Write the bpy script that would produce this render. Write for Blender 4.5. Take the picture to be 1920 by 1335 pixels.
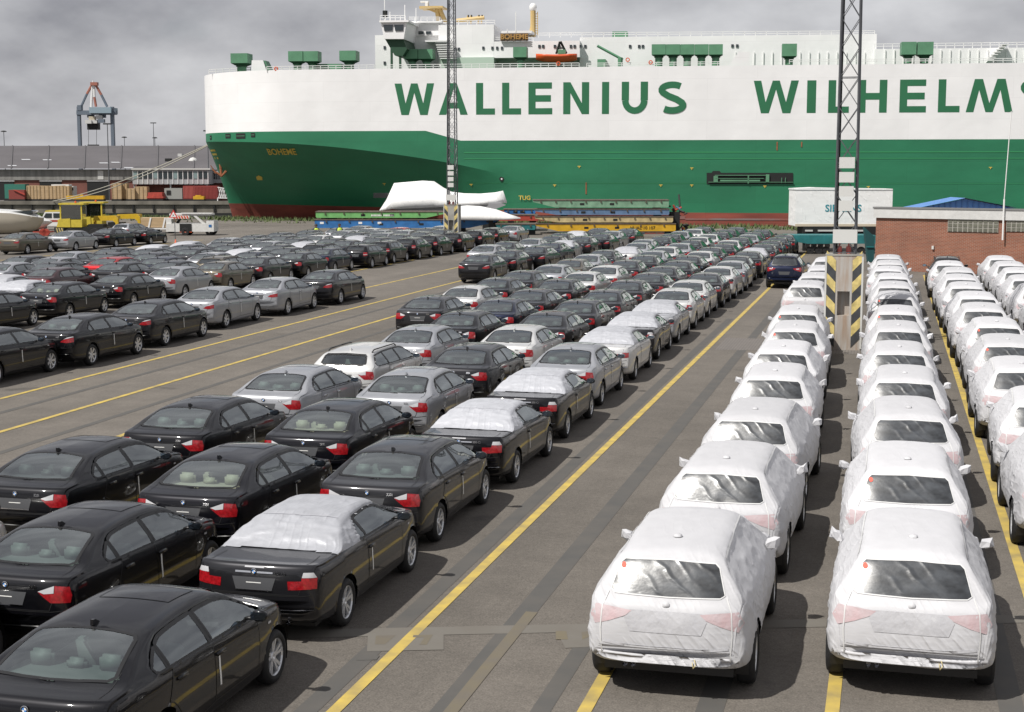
import bpy, bmesh, math, random
import numpy as np
from mathutils import Vector, Matrix, noise
from mathutils.bvhtree import BVHTree
random.seed(7)
sc = bpy.context.scene
for o in list(bpy.data.objects): bpy.data.objects.remove(o)
COL = sc.collection
# ---------------------------------------------------------------- camera
F_PX, CX, CY, HOR, VPX, CAMH = 2800.0, 960.0, 667.5, 320.0, 1669.0, 5.9
PITCH = math.atan((CY-HOR)/F_PX)
_c, _s = math.cos(PITCH), math.sin(PITCH)
def _lev(px, py):
    d0, d2 = (px-CX)/F_PX, -(py-CY)/F_PX
    return Vector((d0, _c+_s*d2, -_s+_c*d2))
_v = _lev(VPX, HOR); YAW = math.atan2(_v.x, _v.y)
cam = bpy.data.cameras.new('camera'); camo = bpy.data.objects.new('camera', cam); COL.objects.link(camo)
cam.sensor_width = 36; cam.lens = F_PX/1920*36; cam.clip_start = .3; cam.clip_end = 6000
camo.location = (0, 0, CAMH); camo.rotation_euler = (math.pi/2-PITCH, 0, YAW)
sc.camera = camo
sc.render.resolution_x, sc.render.resolution_y = 1024, 712
# ---------------------------------------------------------------- light
SUNV = Vector((-.46, -.62, 1.0)).normalized()      # towards the sun
w = bpy.data.worlds.new('World'); sc.world = w; w.use_nodes = True
nt = w.node_tree; nt.nodes.clear(); N = nt.nodes.new; L = nt.links.new
sky = N('ShaderNodeTexSky'); sky.sky_type = 'NISHITA'; sky.sun_disc = False
sky.sun_elevation = math.asin(SUNV.z); sky.sun_rotation = math.atan2(SUNV.x, SUNV.y); sky.dust_density = 2.5
tc = N('ShaderNodeTexCoord'); sep = N('ShaderNodeSeparateXYZ'); L(tc.outputs['Generated'], sep.inputs[0])
ad = N('ShaderNodeMath'); ad.operation = 'ADD'; ad.inputs[1].default_value = .55; L(sep.outputs[2], ad.inputs[0])
dv = N('ShaderNodeVectorMath'); dv.operation = 'DIVIDE'; cb = N('ShaderNodeCombineXYZ')
for i in range(3): L(ad.outputs[0], cb.inputs[i])
L(tc.outputs['Generated'], dv.inputs[0]); L(cb.outputs[0], dv.inputs[1])
n1 = N('ShaderNodeTexNoise'); n1.inputs['Scale'].default_value = 4.2; n1.inputs['Detail'].default_value = 6; n1.inputs['Roughness'].default_value = .52
L(dv.outputs[0], n1.inputs['Vector'])
r1 = N('ShaderNodeValToRGB'); L(n1.outputs[0], r1.inputs[0])
e = r1.color_ramp.elements; e[0].position = .33; e[0].color = (2.7, 2.7, 3.0, 1); e[1].position = .68; e[1].color = (6.9, 6.9, 7.1, 1)
n2 = N('ShaderNodeTexNoise'); n2.inputs['Scale'].default_value = 2.2; n2.inputs['Detail'].default_value = 5; L(dv.outputs[0], n2.inputs['Vector'])
r2 = N('ShaderNodeValToRGB'); L(n2.outputs[0], r2.inputs[0]); r2.color_ramp.elements[0].position = .60; r2.color_ramp.elements[1].position = .75
r2.color_ramp.elements[0].color = (.93, .93, .93, 1); r2.color_ramp.elements[1].color = (.45, .45, .45, 1)
mx = N('ShaderNodeMixRGB'); L(r2.outputs[0], mx.inputs[0]); L(sky.outputs[0], mx.inputs[1]); L(r1.outputs[0], mx.inputs[2])
bg = N('ShaderNodeBackground'); bg.inputs[1].default_value = .1; L(mx.outputs[0], bg.inputs[0])
wo = N('ShaderNodeOutputWorld'); L(bg.outputs[0], wo.inputs[0])
sl = bpy.data.lights.new('sun', 'SUN'); sl.energy = 5.0; sl.angle = math.radians(.6); sl.color = (1, .965, .91)
so = bpy.data.objects.new('sun', sl); COL.objects.link(so); so.rotation_euler = (-SUNV).to_track_quat('-Z', 'Y').to_euler()
so.location = (0, 0, 60)
vs = sc.view_settings; vs.view_transform = 'Standard'; vs.look = 'None'; vs.gamma = 1; vs.exposure = 0; vs.use_curve_mapping = False
sc.render.engine = 'CYCLES'

# ---------------------------------------------------------------- helpers: pixels to places
RZ = Matrix.Rotation(YAW, 3, 'Z')
CAMP = Vector((0, 0, CAMH))
def ray(px, py): return RZ @ _lev(px, py)
def G(px, py, z=0.0):                       # where the ray meets the level z
    r = ray(px, py); k = (z-CAMH)/r.z; return CAMP + r*k
FWD = RZ @ Vector((0, 1, 0)); RGT = RZ @ Vector((1, 0, 0))
def PD(px, py, D):                          # point at level distance D
    r = ray(px, py); return CAMP + r*(D/r.dot(FWD))
# ---------------------------------------------------------------- materials
MATS = {}
def mat(name, col=(.5, .5, .5), rough=.6, metal=0, spec=.5, coat=0, coatr=.08, noise_amt=0, noise_scale=4, bump=0, bump_scale=40, objcol=False, emit=0, trans=0, alpha=1, detail=5, stretch=None, col2=None, rot=None):
    if name in MATS: return MATS[name]
    m = bpy.data.materials.new(name); m.use_nodes = True; MATS[name] = m
    t = m.node_tree; b = t.nodes['Principled BSDF']
    b.inputs['Base Color'].default_value = (*col, 1); b.inputs['Roughness'].default_value = rough; b.inputs['Metallic'].default_value = metal
    b.inputs['Specular IOR Level'].default_value = spec; b.inputs['Coat Weight'].default_value = coat; b.inputs['Coat Roughness'].default_value = coatr
    b.inputs['Alpha'].default_value = alpha
    src = None
    if objcol:
        oi = t.nodes.new('ShaderNodeObjectInfo'); src = oi.outputs['Color']; t.links.new(src, b.inputs['Base Color'])
    if noise_amt or bump:
        co = t.nodes.new('ShaderNodeTexCoord'); vec = co.outputs['Object']
        if stretch:
            mp = t.nodes.new('ShaderNodeMapping'); mp.inputs['Scale'].default_value = stretch; mp.inputs['Rotation'].default_value = rot or (0, 0, 0); t.links.new(vec, mp.inputs[0]); vec = mp.outputs[0]
    if noise_amt:
        n = t.nodes.new('ShaderNodeTexNoise'); n.inputs['Scale'].default_value = noise_scale; n.inputs['Detail'].default_value = detail
        t.links.new(vec, n.inputs['Vector'])
        mr = t.nodes.new('ShaderNodeMapRange'); mr.inputs[1].default_value = .3; mr.inputs[2].default_value = .7
        t.links.new(n.outputs[0], mr.inputs[0])
        mm = t.nodes.new('ShaderNodeMixRGB')
        if col2:
            t.links.new(mr.outputs[0], mm.inputs[0]); mm.inputs[2].default_value = (*col2, 1); mr.inputs[4].default_value = noise_amt
        else:
            mm.blend_type = 'MULTIPLY'; mm.inputs[0].default_value = 1
            mr.inputs[3].default_value = 1-noise_amt; mr.inputs[4].default_value = 1+noise_amt*.4
            t.links.new(mr.outputs[0], mm.inputs[2])
        if src: t.links.new(src, mm.inputs[1])
        else: mm.inputs[1].default_value = (*col, 1)
        t.links.new(mm.outputs[0], b.inputs['Base Color'])
    if bump:
        n = t.nodes.new('ShaderNodeTexNoise'); n.inputs['Scale'].default_value = bump_scale; n.inputs['Detail'].default_value = 4; t.links.new(vec, n.inputs['Vector'])
        bp = t.nodes.new('ShaderNodeBump'); bp.inputs['Strength'].default_value = bump; bp.inputs['Distance'].default_value = .02
        t.links.new(n.outputs[0], bp.inputs['Height']); t.links.new(bp.outputs[0], b.inputs['Normal'])
    if emit:
        b.inputs['Emission Color'].default_value = (*col, 1); b.inputs['Emission Strength'].default_value = emit
    return m
def glassmat(name, tint=(.78, .90, .86), refl_min=.21, rough=.02, opac=.0, dark=(.01, .012, .012)):
    if name in MATS: return MATS[name]
    m = bpy.data.materials.new(name); m.use_nodes = True; MATS[name] = m
    t = m.node_tree; t.nodes.clear(); n = t.nodes.new; l = t.links.new
    out = n('ShaderNodeOutputMaterial'); tr = n('ShaderNodeBsdfTransparent'); tr.inputs[0].default_value = (*tint, 1)
    gl = n('ShaderNodeBsdfGlossy'); gl.inputs['Roughness'].default_value = rough; gl.inputs['Color'].default_value = (.95, 1, 1, 1)
    fr = n('ShaderNodeFresnel'); fr.inputs[0].default_value = 1.5
    a = n('ShaderNodeMath'); a.operation = 'ADD'; a.inputs[1].default_value = refl_min; l(fr.outputs[0], a.inputs[0])
    df = n('ShaderNodeBsdfDiffuse'); df.inputs[0].default_value = (*dark, 1)
    m0 = n('ShaderNodeMixShader'); m0.inputs[0].default_value = opac; l(tr.outputs[0], m0.inputs[1]); l(df.outputs[0], m0.inputs[2])
    m1 = n('ShaderNodeMixShader'); l(a.outputs[0], m1.inputs[0]); l(m0.outputs[0], m1.inputs[1]); l(gl.outputs[0], m1.inputs[2]); l(m1.outputs[0], out.inputs[0])
    return m
# ---------------------------------------------------------------- helpers: meshes
def mk_mesh(name, verts, faces, mats, midx=None, smooth=False):
    me = bpy.data.meshes.new(name); me.from_pydata([tuple(v) for v in verts], [], faces)
    for m in (mats if isinstance(mats, (list, tuple)) else [mats]): me.materials.append(m)
    if midx is not None: me.polygons.foreach_set('material_index', midx)
    if smooth: me.polygons.foreach_set('use_smooth', [True]*len(me.polygons))
    me.update(); return me
def add(name, me, parent=None, loc=(0, 0, 0), rot=(0, 0, 0)):
    o = bpy.data.objects.new(name, me); COL.objects.link(o); o.location = loc; o.rotation_euler = rot
    if parent: o.parent = parent
    return o
def tag(o, label=None, cat=None, group=None, kind=None):
    if label: o['label'] = label
    if cat: o['category'] = cat
    if group: o['group'] = group
    if kind: o['kind'] = kind
    return o
class MB:
    """collects shapes into one mesh"""
    def __init__(s): s.v = []; s.f = []; s.m = []; s.mats = []
    def mi(s, m):
        if m not in s.mats: s.mats.append(m)
        return s.mats.index(m)
    def raw(s, vs, fs, m):
        o = len(s.v); k = s.mi(m); s.v += [Vector(v) for v in vs]
        for f in fs: s.f.append(tuple(i+o for i in f)); s.m.append(k)
        return s
    def box(s, x0, x1, y0, y1, z0, z1, m, mtx=None):
        vs = [Vector((x, y, z)) for z in (z0, z1) for y in (y0, y1) for x in (x0, x1)]
        if mtx: vs = [mtx @ v for v in vs]
        return s.raw(vs, [(0, 2, 3, 1), (4, 5, 7, 6), (0, 1, 5, 4), (2, 6, 7, 3), (0, 4, 6, 2), (1, 3, 7, 5)], m)
    def bar(s, a, b, r, m, n=4, r2=None):
        a, b = Vector(a), Vector(b); d = (b-a)
        if d.length < 1e-6: return s
        q = d.to_track_quat('Z', 'Y'); r2 = r if r2 is None else r2
        vs = []
        for P, R in ((a, r), (b, r2)):
            for i in range(n):
                t = 2*math.pi*(i+.5)/n; vs.append(P + q @ Vector((R*math.cos(t), R*math.sin(t), 0)))
        fs = [(i, (i+1) % n, n+(i+1) % n, n+i) for i in range(n)] + [tuple(range(n-1, -1, -1)), tuple(range(n, 2*n))]
        return s.raw(vs, fs, m)
    def tube(s, pts, r, m, n=6):
        for a, b in zip(pts, pts[1:]): s.bar(a, b, r, m, n)
        return s
    def prism(s, poly, d0, d1, m, axes='xz'):      # polygon in two axes, extruded along the third
        n = len(poly); vs = []
        for d in (d0, d1):
            for a, b in poly: vs.append({'xz': (a, d, b), 'yz': (d, a, b), 'xy': (a, b, d)}[axes])
        fs = [tuple(range(n)), tuple(range(2*n-1, n-1, -1))] + [(i, n+i, n+(i+1) % n, (i+1) % n) for i in range(n)]
        return s.raw(vs, fs, m)
    def lathe(s, prof, m, n=24, axis='x', c=(0, 0, 0), close=False):   # prof: (axial, radius)
        vs = []; c = Vector(c)
        for a, r in prof:
            for i in range(n):
                t = 2*math.pi*i/n; p = (a, r*math.cos(t), r*math.sin(t))
                vs.append(c + Vector(p if axis == 'x' else (p[1], p[2], p[0]) if axis == 'z' else (p[1], p[0], p[2])))
        fs = []
        for j in range(len(prof)-1):
            for i in range(n): fs.append((j*n+i, j*n+(i+1) % n, (j+1)*n+(i+1) % n, (j+1)*n+i))
        return s.raw(vs, fs, m)
    def mesh(s, name, smooth=False, fix=True):
        me = mk_mesh(name, s.v, s.f, s.mats, s.m, smooth)
        if fix:
            bm = bmesh.new(); bm.from_mesh(me); bmesh.ops.recalc_face_normals(bm, faces=bm.faces); bm.to_mesh(me); bm.free()
        return me
    def obj(s, name, parent=None, loc=(0, 0, 0), rot=(0, 0, 0), smooth=False): return add(name, s.mesh(name, smooth), parent, loc, rot)
def empty(name, loc, rz=0):
    o = bpy.data.objects.new(name, None); COL.objects.link(o); o.location = loc; o.rotation_euler = (0, 0, rz); o.empty_display_size = .2
    return o
def text_mesh(body, size, m, extrude=.004, bold=0.0, align='CENTER'):
    c = bpy.data.curves.new('t', 'FONT'); c.body = body; c.size = size; c.extrude = extrude; c.offset = bold; c.align_x = align; c.resolution_u = 3
    o = bpy.data.objects.new('t', c); COL.objects.link(o)
    dg = bpy.context.evaluated_depsgraph_get(); me = bpy.data.meshes.new_from_object(o.evaluated_get(dg))
    bpy.data.objects.remove(o); me.materials.clear(); me.materials.append(m); return me
def pchip(xs, ys):
    xs = np.array(xs, float); ys = np.array(ys, float); h = np.diff(xs); d = np.diff(ys)/h; n = len(xs); mm = np.zeros(n)
    for i in range(1, n-1):
        if d[i-1]*d[i] > 0: w1, w2 = 2*h[i]+h[i-1], h[i]+2*h[i-1]; mm[i] = (w1+w2)/(w1/d[i-1]+w2/d[i])
    mm[0], mm[-1] = d[0], d[-1]
    def f(x):
        x = min(max(x, xs[0]), xs[-1]); i = min(int(np.searchsorted(xs, x, 'right'))-1, n-2); t = (x-xs[i])/h[i]
        return float((2*t**3-3*t*t+1)*ys[i]+(t**3-2*t*t+t)*h[i]*mm[i]+(-2*t**3+3*t*t)*ys[i+1]+(t**3-t*t)*h[i]*mm[i+1])
    return f
def inpoly(p, poly):
    x, y = p; c = False; j = len(poly)-1
    for i in range(len(poly)):
        xi, yi = poly[i]; xj, yj = poly[j]
        if (yi > y) != (yj > y) and x < (xj-xi)*(y-yi)/(yj-yi)+xi: c = not c
        j = i
    return c
def nearest_on(p, poly):
    best = None; P = Vector(p)
    for i in range(len(poly)):
        a, b = Vector(poly[i]), Vector(poly[(i+1) % len(poly)]); d = b-a; t = max(0, min(1, (P-a).dot(d)/max(d.length_squared, 1e-9))); q = a+d*t
        k = (P-q).length
        if best is None or k < best[0]: best = (k, q)
    return best
# ================================================================ CARS
PAINT = mat('car_paint', objcol=True, rough=.40, metal=.4, spec=.15, coat=.8, coatr=.045, noise_amt=.08, noise_scale=3)
BLK = mat('black_trim', (.012, .012, .013), .45)
RUB = mat('tyre_rubber', (.016, .016, .017), .75, noise_amt=.3, noise_scale=9)
RIM = mat('alloy', (.72, .73, .75), .3, metal=.55)
GLS = glassmat('car_glass')
INTM = mat('seat_leather', objcol=True, rough=.6)
DRK = mat('cabin_dark', (.03, .032, .034), .7)
RED = mat('lamp_red', (.34, .009, .014), .12, coat=1, noise_amt=.45, noise_scale=26)
CLR = mat('lamp_clear', (.52, .52, .54), .12, coat=1)
CHR = mat('chrome', (.75, .75, .77), .15, metal=1)
PLT = mat('plate_panel', (.07, .072, .078), .42)
WHT = mat('white_mark', (.78, .78, .76), .6)
BLU = mat('badge_blue', (.05, .22, .6), .3)
SILV = mat('silver_cover_cloth', (.50, .51, .545), .45, metal=.2, bump=.35, bump_scale=4, noise_amt=.12, noise_scale=5, stretch=(1.5, 1.0, 5), rot=(.6, .3, 0))
WCOV = mat('white_cover_cloth', (.55, .55, .57), .55, spec=.35, bump=.2, bump_scale=2.2, noise_amt=.05, noise_scale=3, stretch=(1.6, 1.0, 7), rot=(.75, .35, 0))
PINK = mat('lamp_behind_cloth', (.53, .385, .40), .45, bump=.6, bump_scale=9, noise_amt=.55, noise_scale=7, col2=(.53, .50, .515))
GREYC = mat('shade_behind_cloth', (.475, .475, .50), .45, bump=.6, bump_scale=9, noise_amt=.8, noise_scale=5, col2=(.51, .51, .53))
SEAM = mat('cover_seam', (.62, .62, .62), .6)
FILM = mat('clear_film_over_glass', (.05, .055, .062), .3, spec=.6, coat=.4, coatr=.18, bump=.22, bump_scale=4, stretch=(1.2, 1, 2.6), noise_amt=.7, noise_scale=4)
def vary(m, amt):
    t = m.node_tree; b_ = t.nodes['Principled BSDF']; oi = t.nodes.new('ShaderNodeObjectInfo'); mr_ = t.nodes.new('ShaderNodeMapRange'); mr_.inputs[3].default_value = 1-amt; mr_.inputs[4].default_value = 1+amt*.3
    t.links.new(oi.outputs['Random'], mr_.inputs[0]); mm_ = t.nodes.new('ShaderNodeMixRGB'); mm_.blend_type = 'MULTIPLY'; mm_.inputs[0].default_value = 1; old = b_.inputs['Base Color'].links[0].from_socket
    t.links.new(old, mm_.inputs[1]); t.links.new(mr_.outputs[0], mm_.inputs[2]); t.links.new(mm_.outputs[0], b_.inputs['Base Color'])
def creases(m, sc_, stren, rots, flat=False):
    t = m.node_tree; b_ = t.nodes['Principled BSDF']; co_ = t.nodes.new('ShaderNodeTexCoord'); prev = b_.inputs['Normal'].links[0].from_socket if b_.inputs['Normal'].links else None
    for i, r_ in enumerate(rots):
        mp_ = t.nodes.new('ShaderNodeMapping'); mp_.inputs['Rotation'].default_value = r_; t.links.new(co_.outputs['Object'], mp_.inputs[0])
        wv_ = t.nodes.new('ShaderNodeTexWave'); wv_.inputs['Scale'].default_value = sc_*(1+.5*i); wv_.inputs['Distortion'].default_value = 5; wv_.inputs['Detail'].default_value = 2.5; wv_.inputs['Detail Scale'].default_value = .8; t.links.new(mp_.outputs[0], wv_.inputs['Vector'])
        pw = t.nodes.new('ShaderNodeMath'); pw.operation = 'POWER'; pw.inputs[1].default_value = 5; t.links.new(wv_.outputs['Fac'], pw.inputs[0])
        ns = t.nodes.new('ShaderNodeTexNoise'); ns.inputs['Scale'].default_value = 1.6+i; t.links.new(co_.outputs['Object'], ns.inputs['Vector']); mk = t.nodes.new('ShaderNodeMapRange'); mk.inputs[1].default_value = .45; mk.inputs[2].default_value = .62; t.links.new(ns.outputs[0], mk.inputs[0])
        mu = t.nodes.new('ShaderNodeMath'); mu.operation = 'MULTIPLY'; t.links.new(pw.outputs[0], mu.inputs[0]); t.links.new(mk.outputs[0], mu.inputs[1])
        if flat:
            ge = t.nodes.new('ShaderNodeNewGeometry'); sx_ = t.nodes.new('ShaderNodeSeparateXYZ'); t.links.new(ge.outputs['True Normal'], sx_.inputs[0]); mz = t.nodes.new('ShaderNodeMapRange'); mz.inputs[1].default_value = .45; mz.inputs[2].default_value = .9; mz.inputs[3].default_value = 1; mz.inputs[4].default_value = .12; t.links.new(sx_.outputs[2], mz.inputs[0]); m9 = t.nodes.new('ShaderNodeMath'); m9.operation = 'MULTIPLY'; t.links.new(mu.outputs[0], m9.inputs[0]); t.links.new(mz.outputs[0], m9.inputs[1]); mu = m9
        bp_ = t.nodes.new('ShaderNodeBump'); bp_.inputs['Strength'].default_value = stren; bp_.inputs['Distance'].default_value = .03; t.links.new(mu.outputs[0], bp_.inputs['Height'])
        if prev: t.links.new(prev, bp_.inputs['Normal'])
        prev = bp_.outputs[0]
    t.links.new(prev, b_.inputs['Normal'])
creases(WCOV, 2.4, .25, [(.5, .6, .3), (-.7, .4, -.5)], True); creases(PINK, 2.6, .2, [(.5, .6, .3)]); creases(GREYC, 2.6, .2, [(.5, .6, .3)]); creases(FILM, 2.0, .20, [(.3, .9, .2)]); creases(SILV, 3.0, .22, [(.4, .5, .3)])
vary(WCOV, .14); vary(SILV, .15)
STK = mat('red_sticker', (.8, .10, .06), .6)

def chaikin(p, n=2):
    for _ in range(n):
        q = [p[0]]
        for a, b in zip(p, p[1:]): q += [(a[0]*.75+b[0]*.25, a[1]*.75+b[1]*.25), (a[0]*.25+b[0]*.75, a[1]*.25+b[1]*.75)]
        q.append(p[-1]); p = q
    return p
class Spec: pass
def spec(kind):
    s = Spec(); s.kind = kind
    ky, kz, kw = 1, 1, 1
    s.gh = .40; s.wroof = .60
    tail = [(-2.26, .60), (-2.25, .82), (-2.225, .965), (-2.17, 1.04)]
    nose = [(1.35, .985), (1.5, .957), (1.9, .90), (2.12, .82), (2.22, .73), (2.26, .58)]
    if kind in ('three', 'five', 'seven'):
        top = tail+[(-2.05, 1.058), (-1.92, 1.07), (-1.83, 1.092), (-1.45, 1.245), (-1.12, 1.345), (-.93, 1.384), (-.5, 1.412), (0, 1.42), (.35, 1.405), (.6, 1.365), (1.0, 1.17)]+nose
        s.rg = (1.112, 1.358, .69, .55); s.dl = (-1.30, -.85)
        if kind == 'five': ky, kz, kw = 4.84/4.52, 1.034, 1.016
        if kind == 'seven': ky, kz, kw = 5.03/4.52, 1.05, 1.045
    elif kind == 'conv':
        top = tail+[(-2.0, 1.03), (-1.5, 1.035), (-1.40, 1.05), (-1.15, 1.17), (-.85, 1.29), (-.62, 1.335), (-.2, 1.365), (.2, 1.37), (.45, 1.345), (.6, 1.295), (.95, 1.12)]+nose
        s.rg = None; s.dl = (-.62, -.35); kw = .967; kz = .985; s.wroof = .56
    elif kind == 'touring':
        top = [(-2.26, .60), (-2.25, .82), (-2.22, .97), (-2.15, 1.06), (-2.0, 1.19), (-1.85, 1.315), (-1.76, 1.36), (-1.5, 1.395), (-.8, 1.43), (0, 1.425), (.35, 1.405), (.6, 1.365), (1.0, 1.17)]+nose
        s.rg = (1.10, 1.325, .60, .53); s.dl = (-1.86, -1.55)
    elif kind == 'hatch':
        top = [(-2.26, .62), (-2.25, .84), (-2.22, .97), (-2.14, 1.07), (-1.98, 1.22), (-1.84, 1.335), (-1.72, 1.375), (-1.4, 1.405), (-.7, 1.43), (0, 1.42), (.35, 1.405), (.6, 1.36), (1.0, 1.17)]+nose
        s.rg = (1.11, 1.33, .56, .50); s.dl = (-1.72, -1.35); ky = 4.23/4.52; kw = .965; kz = 1.005
    elif kind == 'suv':
        top = [(-2.26, .62), (-2.25, .86), (-2.225, 1.03), (-2.15, 1.14), (-2.02, 1.35), (-1.87, 1.55), (-1.76, 1.615), (-1.3, 1.655), (-.5, 1.674), (.1, 1.66), (.5, 1.60), (.72, 1.51), (1.1, 1.26), (1.36, 1.115), (1.55, 1.08), (1.9, 1.02), (2.12, .93), (2.22, .80), (2.26, .60)]
        s.rg = (1.185, 1.535, .64, .53); s.dl = (-1.84, -1.6); ky = 4.565/4.52; kw = 1.02; s.gh = .5; s.wroof = .575
    elif kind == 'roadster':
        top = tail+[(-2.0, 1.0), (-1.5, 1.0), (-1.35, 1.02), (-1.0, 1.17), (-.75, 1.25), (-.3, 1.29), (0, 1.275), (.25, 1.17), (.6, .97), (.8, .93), (1.5, .88), (2.12, .78), (2.22, .70), (2.26, .55)]
        s.rg = (1.05, 1.22, .50, .42); s.dl = (-.75, -.55); ky = 4.09/4.52; kw = .98; s.gh = .33; s.wroof = .5
    suv = kind == 'suv'; hb = kind in ('hatch', 'touring', 'suv')
    s.ky, s.kz, s.kw = ky, kz, kw
    s.top = pchip([a*ky for a, b in top], [b*kz for a, b in top])
    bo = [(-2.26, .46), (-2.2, .33), (-2.0, .25), (-1.6, .21), (1.6, .19), (2.05, .2), (2.22, .27), (2.26, .42)]
    s.bot = pchip([a*ky for a, b in bo], [b+(.12 if suv else 0) for a, b in bo])
    wm = [(-2.26, .80), (-2.22, .845), (-2.1, .872), (-1.75, .897), (-1.2, .908), (0, .905), (1.3, .905), (1.8, .885), (2.1, .83), (2.2, .77), (2.26, .66)]
    s.w = pchip([a*ky for a, b in wm], [b*kw for a, b in wm])
    bl = [(-2.26, 1.03), (-1.2, 1.0), (0, .965), (1.1, .925), (1.4, .91), (2.26, .8)]
    s.belt = pchip([a*ky for a, b in bl], [(b+(.08 if suv else 0))*kz for a, b in bl])
    sh = [(-2.26, .16), (-1.9, .14), (-1.3, .10), (-.6, .03), (0, 0), (.5, -.06), (1.2, -.15), (1.7, -.18), (2.26, -.40)]
    s.sh = pchip([a*ky for a, b in sh], [b for a, b in sh])
    s.R = .36 if suv else .335 if kind in ('five', 'seven') else .318
    s.ra, s.fa = {'three': (-1.26, 1.50), 'touring': (-1.26, 1.5), 'five': (-1.31, 1.578), 'seven': (-1.38, 1.61), 'conv': (-1.24, 1.485), 'hatch': (-1.30, 1.36), 'suv': (-1.36, 1.435), 'roadster': (-1.2, 1.295)}[kind]
    s.wx = (.82 if suv else .80)*kw
    s.L = 2.26*ky
    return s
def section(s, y):
    w, T, B = s.w(y), s.top(y), s.bot(y); bl = min(s.belt(y), T-.045); h = T-bl
    fr = max(0, min(1, (h-.045)/s.gh)); wb = w-.05; wr = wb*.97-(wb*.97-s.wroof*s.kw)*fr
    B = min(B, bl-.12); zw = min(.54, B+.5*(bl-B)); d = bl-zw
    k = [(0, B), (.5*w, B), (.86*w, B), (.955*w, B+.035), (.985*w, B+.35*(zw-B)), (w, zw), (w*.998, zw+.4*d), (w*.992-.006, zw+.72*d), (wb+.022, bl-.12*d), (wb+.004, bl)]
    a, b = (wb*.99, bl+.09*h), (wr+.012, bl+.74*h)
    for t in (0, .25, .5, .75, 1): k.append((a[0]+(b[0]-a[0])*t+.012*fr*math.sin(math.pi*t), a[1]+(b[1]-a[1])*t))
    k += [(wr-.012, bl+.84*h), (wr-.065*(.3+.7*fr), bl+.915*h), (wr*.70, bl+.965*h), (wr*.36, bl+.992*h), (0, T)]
    return chaikin(k, 2)
def build_body(s, step=.05):
    ys = []; y = -s.L
    while y < s.L:
        ys.append(y); e = min(y+s.L, s.L-y); y += .012 if e < .05 else .03 if e < .2 else step
    ys.append(s.L)
    V = []; n = None
    wm = max(s.w(0), .5)
    for y in ys:
        p = section(s, y); n = len(p); shv = s.sh(y); ex = 2.2 if y > 0 else 2.2+1.6*min(1, -y/1.6)
        for x, z in p: V.append((x, y+shv*min(1, (x/wm))**ex, z))
        for x, z in p[1:-1][::-1]: V.append((-x, y+shv*min(1, (x/wm))**ex, z))
    m = 2*n-2; Fc = []
    for j in range(len(ys)-1):
        for i in range(m): Fc.append((j*m+i, j*m+(i+1) % m, (j+1)*m+(i+1) % m, (j+1)*m+i))
    Fc.append(tuple(range(m-1, -1, -1))); Fc.append(tuple((len(ys)-1)*m+i for i in range(m)))
    bm = bmesh.new(); vs = [bm.verts.new(v) for v in V]
    for f in Fc: bm.faces.new([vs[i] for i in f])
    bmesh.ops.recalc_face_normals(bm, faces=bm.faces); bm.normal_update()
    return bm
def cut_arch(bm, s, R, x0=.5):
    for yc in (s.ra, s.fa):
        c = Vector((yc, s.R))
        for v in bm.verts:
            if abs(v.co.x) > x0:
                d = Vector((v.co.y, v.co.z))-c; r = d.length
                if R-.03 < r < R+.028 and r > 0: d *= R/r; v.co.y, v.co.z = c.x+d.x, c.y+d.y
        dl = [f for f in bm.faces if abs(f.calc_center_median().x) > x0 and (Vector(f.calc_center_median().yz)-c).length < R-.003]
        bmesh.ops.delete(bm, geom=dl, context='FACES')
def cut_hole(bm, bvh, poly, axis, cond, tol=.028):
    ij = (1, 2) if axis in 'RL' else (0, 1) if axis == 'T' else (0, 2)
    for v in bm.verts:
        if not cond(v.co, v.normal): continue
        p = (v.co[ij[0]], v.co[ij[1]]); k, q = nearest_on(p, poly)
        if k < tol: v.co[ij[0]], v.co[ij[1]] = q.x, q.y
    dl = []
    for f in bm.faces:
        c = f.calc_center_median()
        if cond(c, f.normal) and inpoly((c[ij[0]], c[ij[1]]), poly): dl.append(f)
    bmesh.ops.delete(bm, geom=dl, context='FACES')
def project(bvh, pts, axis, off):
    out = []
    for a, b in pts:
        if axis == 'R': o, d = Vector((3, a, b)), Vector((-1, 0, 0))
        elif axis == 'B': o, d = Vector((a, -5, b)), Vector((0, 1, 0))
        elif axis == 'F': o, d = Vector((a, 5, b)), Vector((0, -1, 0))
        else: o, d = Vector((a, b, 4)), Vector((0, 0, -1))
        h, nr, i, ds = bvh.ray_cast(o, d)
        if h is None:
            h, nr, i, ds = bvh.find_nearest(o+d*(2.2 if axis == 'R' else 2.9))
        if nr.dot(d) > 0: nr = -nr
        out.append(h+nr*off)
    return out
def dens(poly, st, closed=True):
    out = []
    n = len(poly)
    for i in range(n if closed else n-1):
        a, b = Vector(poly[i]), Vector(poly[(i+1) % n]); k = max(1, int((b-a).length/st))
        for t in range(k): out.append(tuple(a+(b-a)*(t/k)))
    if not closed: out.append(tuple(poly[-1]))
    return out
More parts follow.
